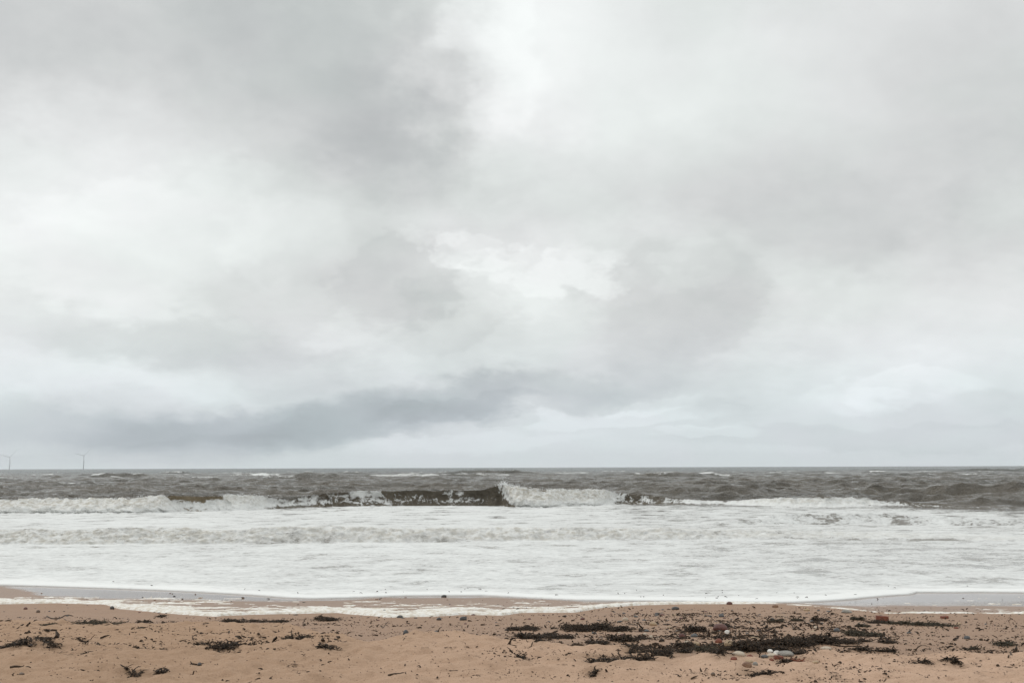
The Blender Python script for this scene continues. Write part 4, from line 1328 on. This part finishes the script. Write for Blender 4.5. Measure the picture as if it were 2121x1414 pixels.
# seaweed scraps: one mesh per shape, then copies
scr = []
for v in range(14):
    n = rw.randint(4, 12)
    V, Qd = strands(rw.normal(0, .25, n) * (1 + .8 * (v % 3)), rw.normal(0, .22, n), np.abs(rw.normal(.02, .05, n)), rw.uniform(.3, .9, n), rw.uniform(.02, .055, n), up_=.25)
    scr.append(mesh_np('seaweed_scrap', V, Qd, m_weed if v % 4 else m_brown, smooth=False))
ZS = [((0, 560, 1282, 1352), 75, 'small dark seaweed scrap on the weedy sand at the left', 'scraps on the left sand'),
      ((560, 1060, 1284, 1352), 38, 'small dark seaweed scrap on damp and dry sand in the middle', 'scraps on the middle sand'),
      ((1060, 1300, 1316, 1385), 34, 'small dark seaweed scrap round the long front strand', 'scraps round the front strand'),
      ((1240, 1720, 1262, 1360), 62, 'small dark seaweed scrap among pebbles and heaps', 'scraps among the pebbles and heaps'),
      ((1720, 2121, 1268, 1352), 40, 'small dark seaweed scrap on the open damp sand', 'scraps on the open damp sand'),
      ((1380, 2121, 1356, 1412), 30, 'small dark seaweed scrap on the pale dry sand in the lower right', 'scraps on the lower right sand'),
      ((0, 1000, 1352, 1412), 20, 'small dark seaweed scrap on the bare rippled sand', 'scraps on the rippled sand')]
for bx, n_, lab, grp in ZS:
    for _ in range(n_):
        px = rnd.uniform(bx[0], bx[1]); py = rnd.uniform(bx[2], bx[3])
        gx_, gy_ = at(px, py); gx_, gy_ = float(gx_[0]), float(gy_[0])
        o = put('seaweed_scrap', rnd.choice(scr))
        s_ = rnd.uniform(.04, .105)
        o.scale = (s_ * 1.25, s_, s_ * rnd.uniform(.5, .9))
        o.location = (gx_, gy_, sand_z(gx_, gy_) + .001)
        o.rotation_euler = (0, 0, rnd.choice((0, 3.14)) + rnd.gauss(0, .5))
        tag(o, lab, 'seaweed', grp)

# uncountable crumbs of weed and grit
CZ = [((1060, 2560, 1258, 1352), 12000, 1.15), ((1000, 2560, 1345, 1416), 7100, .75), ((-440, 720, 1278, 1352), 8600, .95), ((-440, 1000, 1335, 1416), 2400, .7),
      ((600, 1070, 1278, 1332), 2100, 1.), ((-440, 2560, 1238, 1282), 520, .9), ((1240, 1740, 1270, 1345), 5500, 1.4), ((1390, 1800, 1295, 1350), 2600, 1.5), ((1400, 1860, 1268, 1345), 2300, 1.35), ((1050, 1390, 1295, 1365), 1900, 1.3), ((380, 720, 1310, 1352), 900, 1.6), ((-440, 330, 1284, 1350), 1300, 1.6)]
cxs, cys, szs = [], [], []
for bx, n_, m_ in CZ:
    px = rw.uniform(bx[0], bx[1], n_); py = rw.uniform(bx[2], bx[3], n_)
    gx_, gy_ = at(px, py)
    cl_ = fbm(gx_ * .9, gy_ * 1.4, 3, 401)
    kp = (rw.rand(n_) < sstep(-.35, .4, cl_) * 1.1) & (gy_ < swash(gx_) - .05)
    cxs.append(gx_[kp]); cys.append(gy_[kp]); szs.append((m_ * rw.uniform(.008, .030, n_) * (.5 + 1.2 * rw.rand(n_) ** 4))[kp])
cxs, cys, szs = np.concatenate(cxs), np.concatenate(cys), np.concatenate(szs)
pz_ = sand_h(cxs.astype(np.float32), cys.astype(np.float32)) + .001
V, Qd = strands(cxs, cys, pz_, szs * rw.uniform(.8, 2.2, len(cxs)), szs * rw.uniform(.16, .40, len(cxs)), flat=.6, up_=.34, nseg=3)
tag(put('seaweed_litter', mesh_np('seaweed_litter', V, Qd, m_litter, smooth=False)), 'fine dark crumbs of seaweed and grit strewn over the sand', kind='stuff')
# crumbs carried on the white water near its edge
n_ = 46
px = rw.uniform(-20, 2140, n_)
px = px + 0 * px
px[20:] = (np.array([980, 1180, 1320, 1480, 1640, 560])[rw.randint(0, 6, 26)] + rw.normal(0, 28, 26))
ex_ = rw.exponential(.6, n_) + .3
gx_ = np.interp(px, np.linspace(-20, 2140, 200), at(np.linspace(-20, 2140, 200), np.full(200, 1236.))[0])
gy_ = swash(gx_) + ex_
hz_ = np.maximum(prof(gy_) + .012, WL) + .05
V, Qd = strands(gx_, gy_, hz_, rw.uniform(.03, .10, n_), rw.uniform(.005, .012, n_), flat=.6, up_=.2, nseg=4)
tag(put('floating_litter', mesh_np('floating_litter', V, Qd, m_weed, smooth=False)), 'specks of dark weed carried on the white water near its edge', kind='stuff')

# ------------------------------------------------------------------ sea air
m_haze = bpy.data.materials.new('sea_air')
m_haze.use_nodes = True
t = NT(m_haze.node_tree)
t.n.remove(t.n['Principled BSDF'])
pv = t.new('ShaderNodeVolumePrincipled')
pv.inputs['Color'].default_value = (.93, .97, 1.0, 1)
pv.inputs['Density'].default_value = 0.000022
pv.inputs['Anisotropy'].default_value = 0.2
t.link(pv.outputs[0], t.n['Material Output'].inputs['Volume'])
bm = bmesh.new()
bmesh.ops.create_cube(bm, size=1)
for v in bm.verts:
    v.co = (v.co.x * 56000, 6200 + v.co.y * 19600, -9 + (v.co.z + .5) * 190)
me = bpy.data.meshes.new('haze'); bm.to_mesh(me); bm.free()
me.materials.append(m_haze)
tag(put('haze', me), 'pale sea haze over the water', kind='stuff')
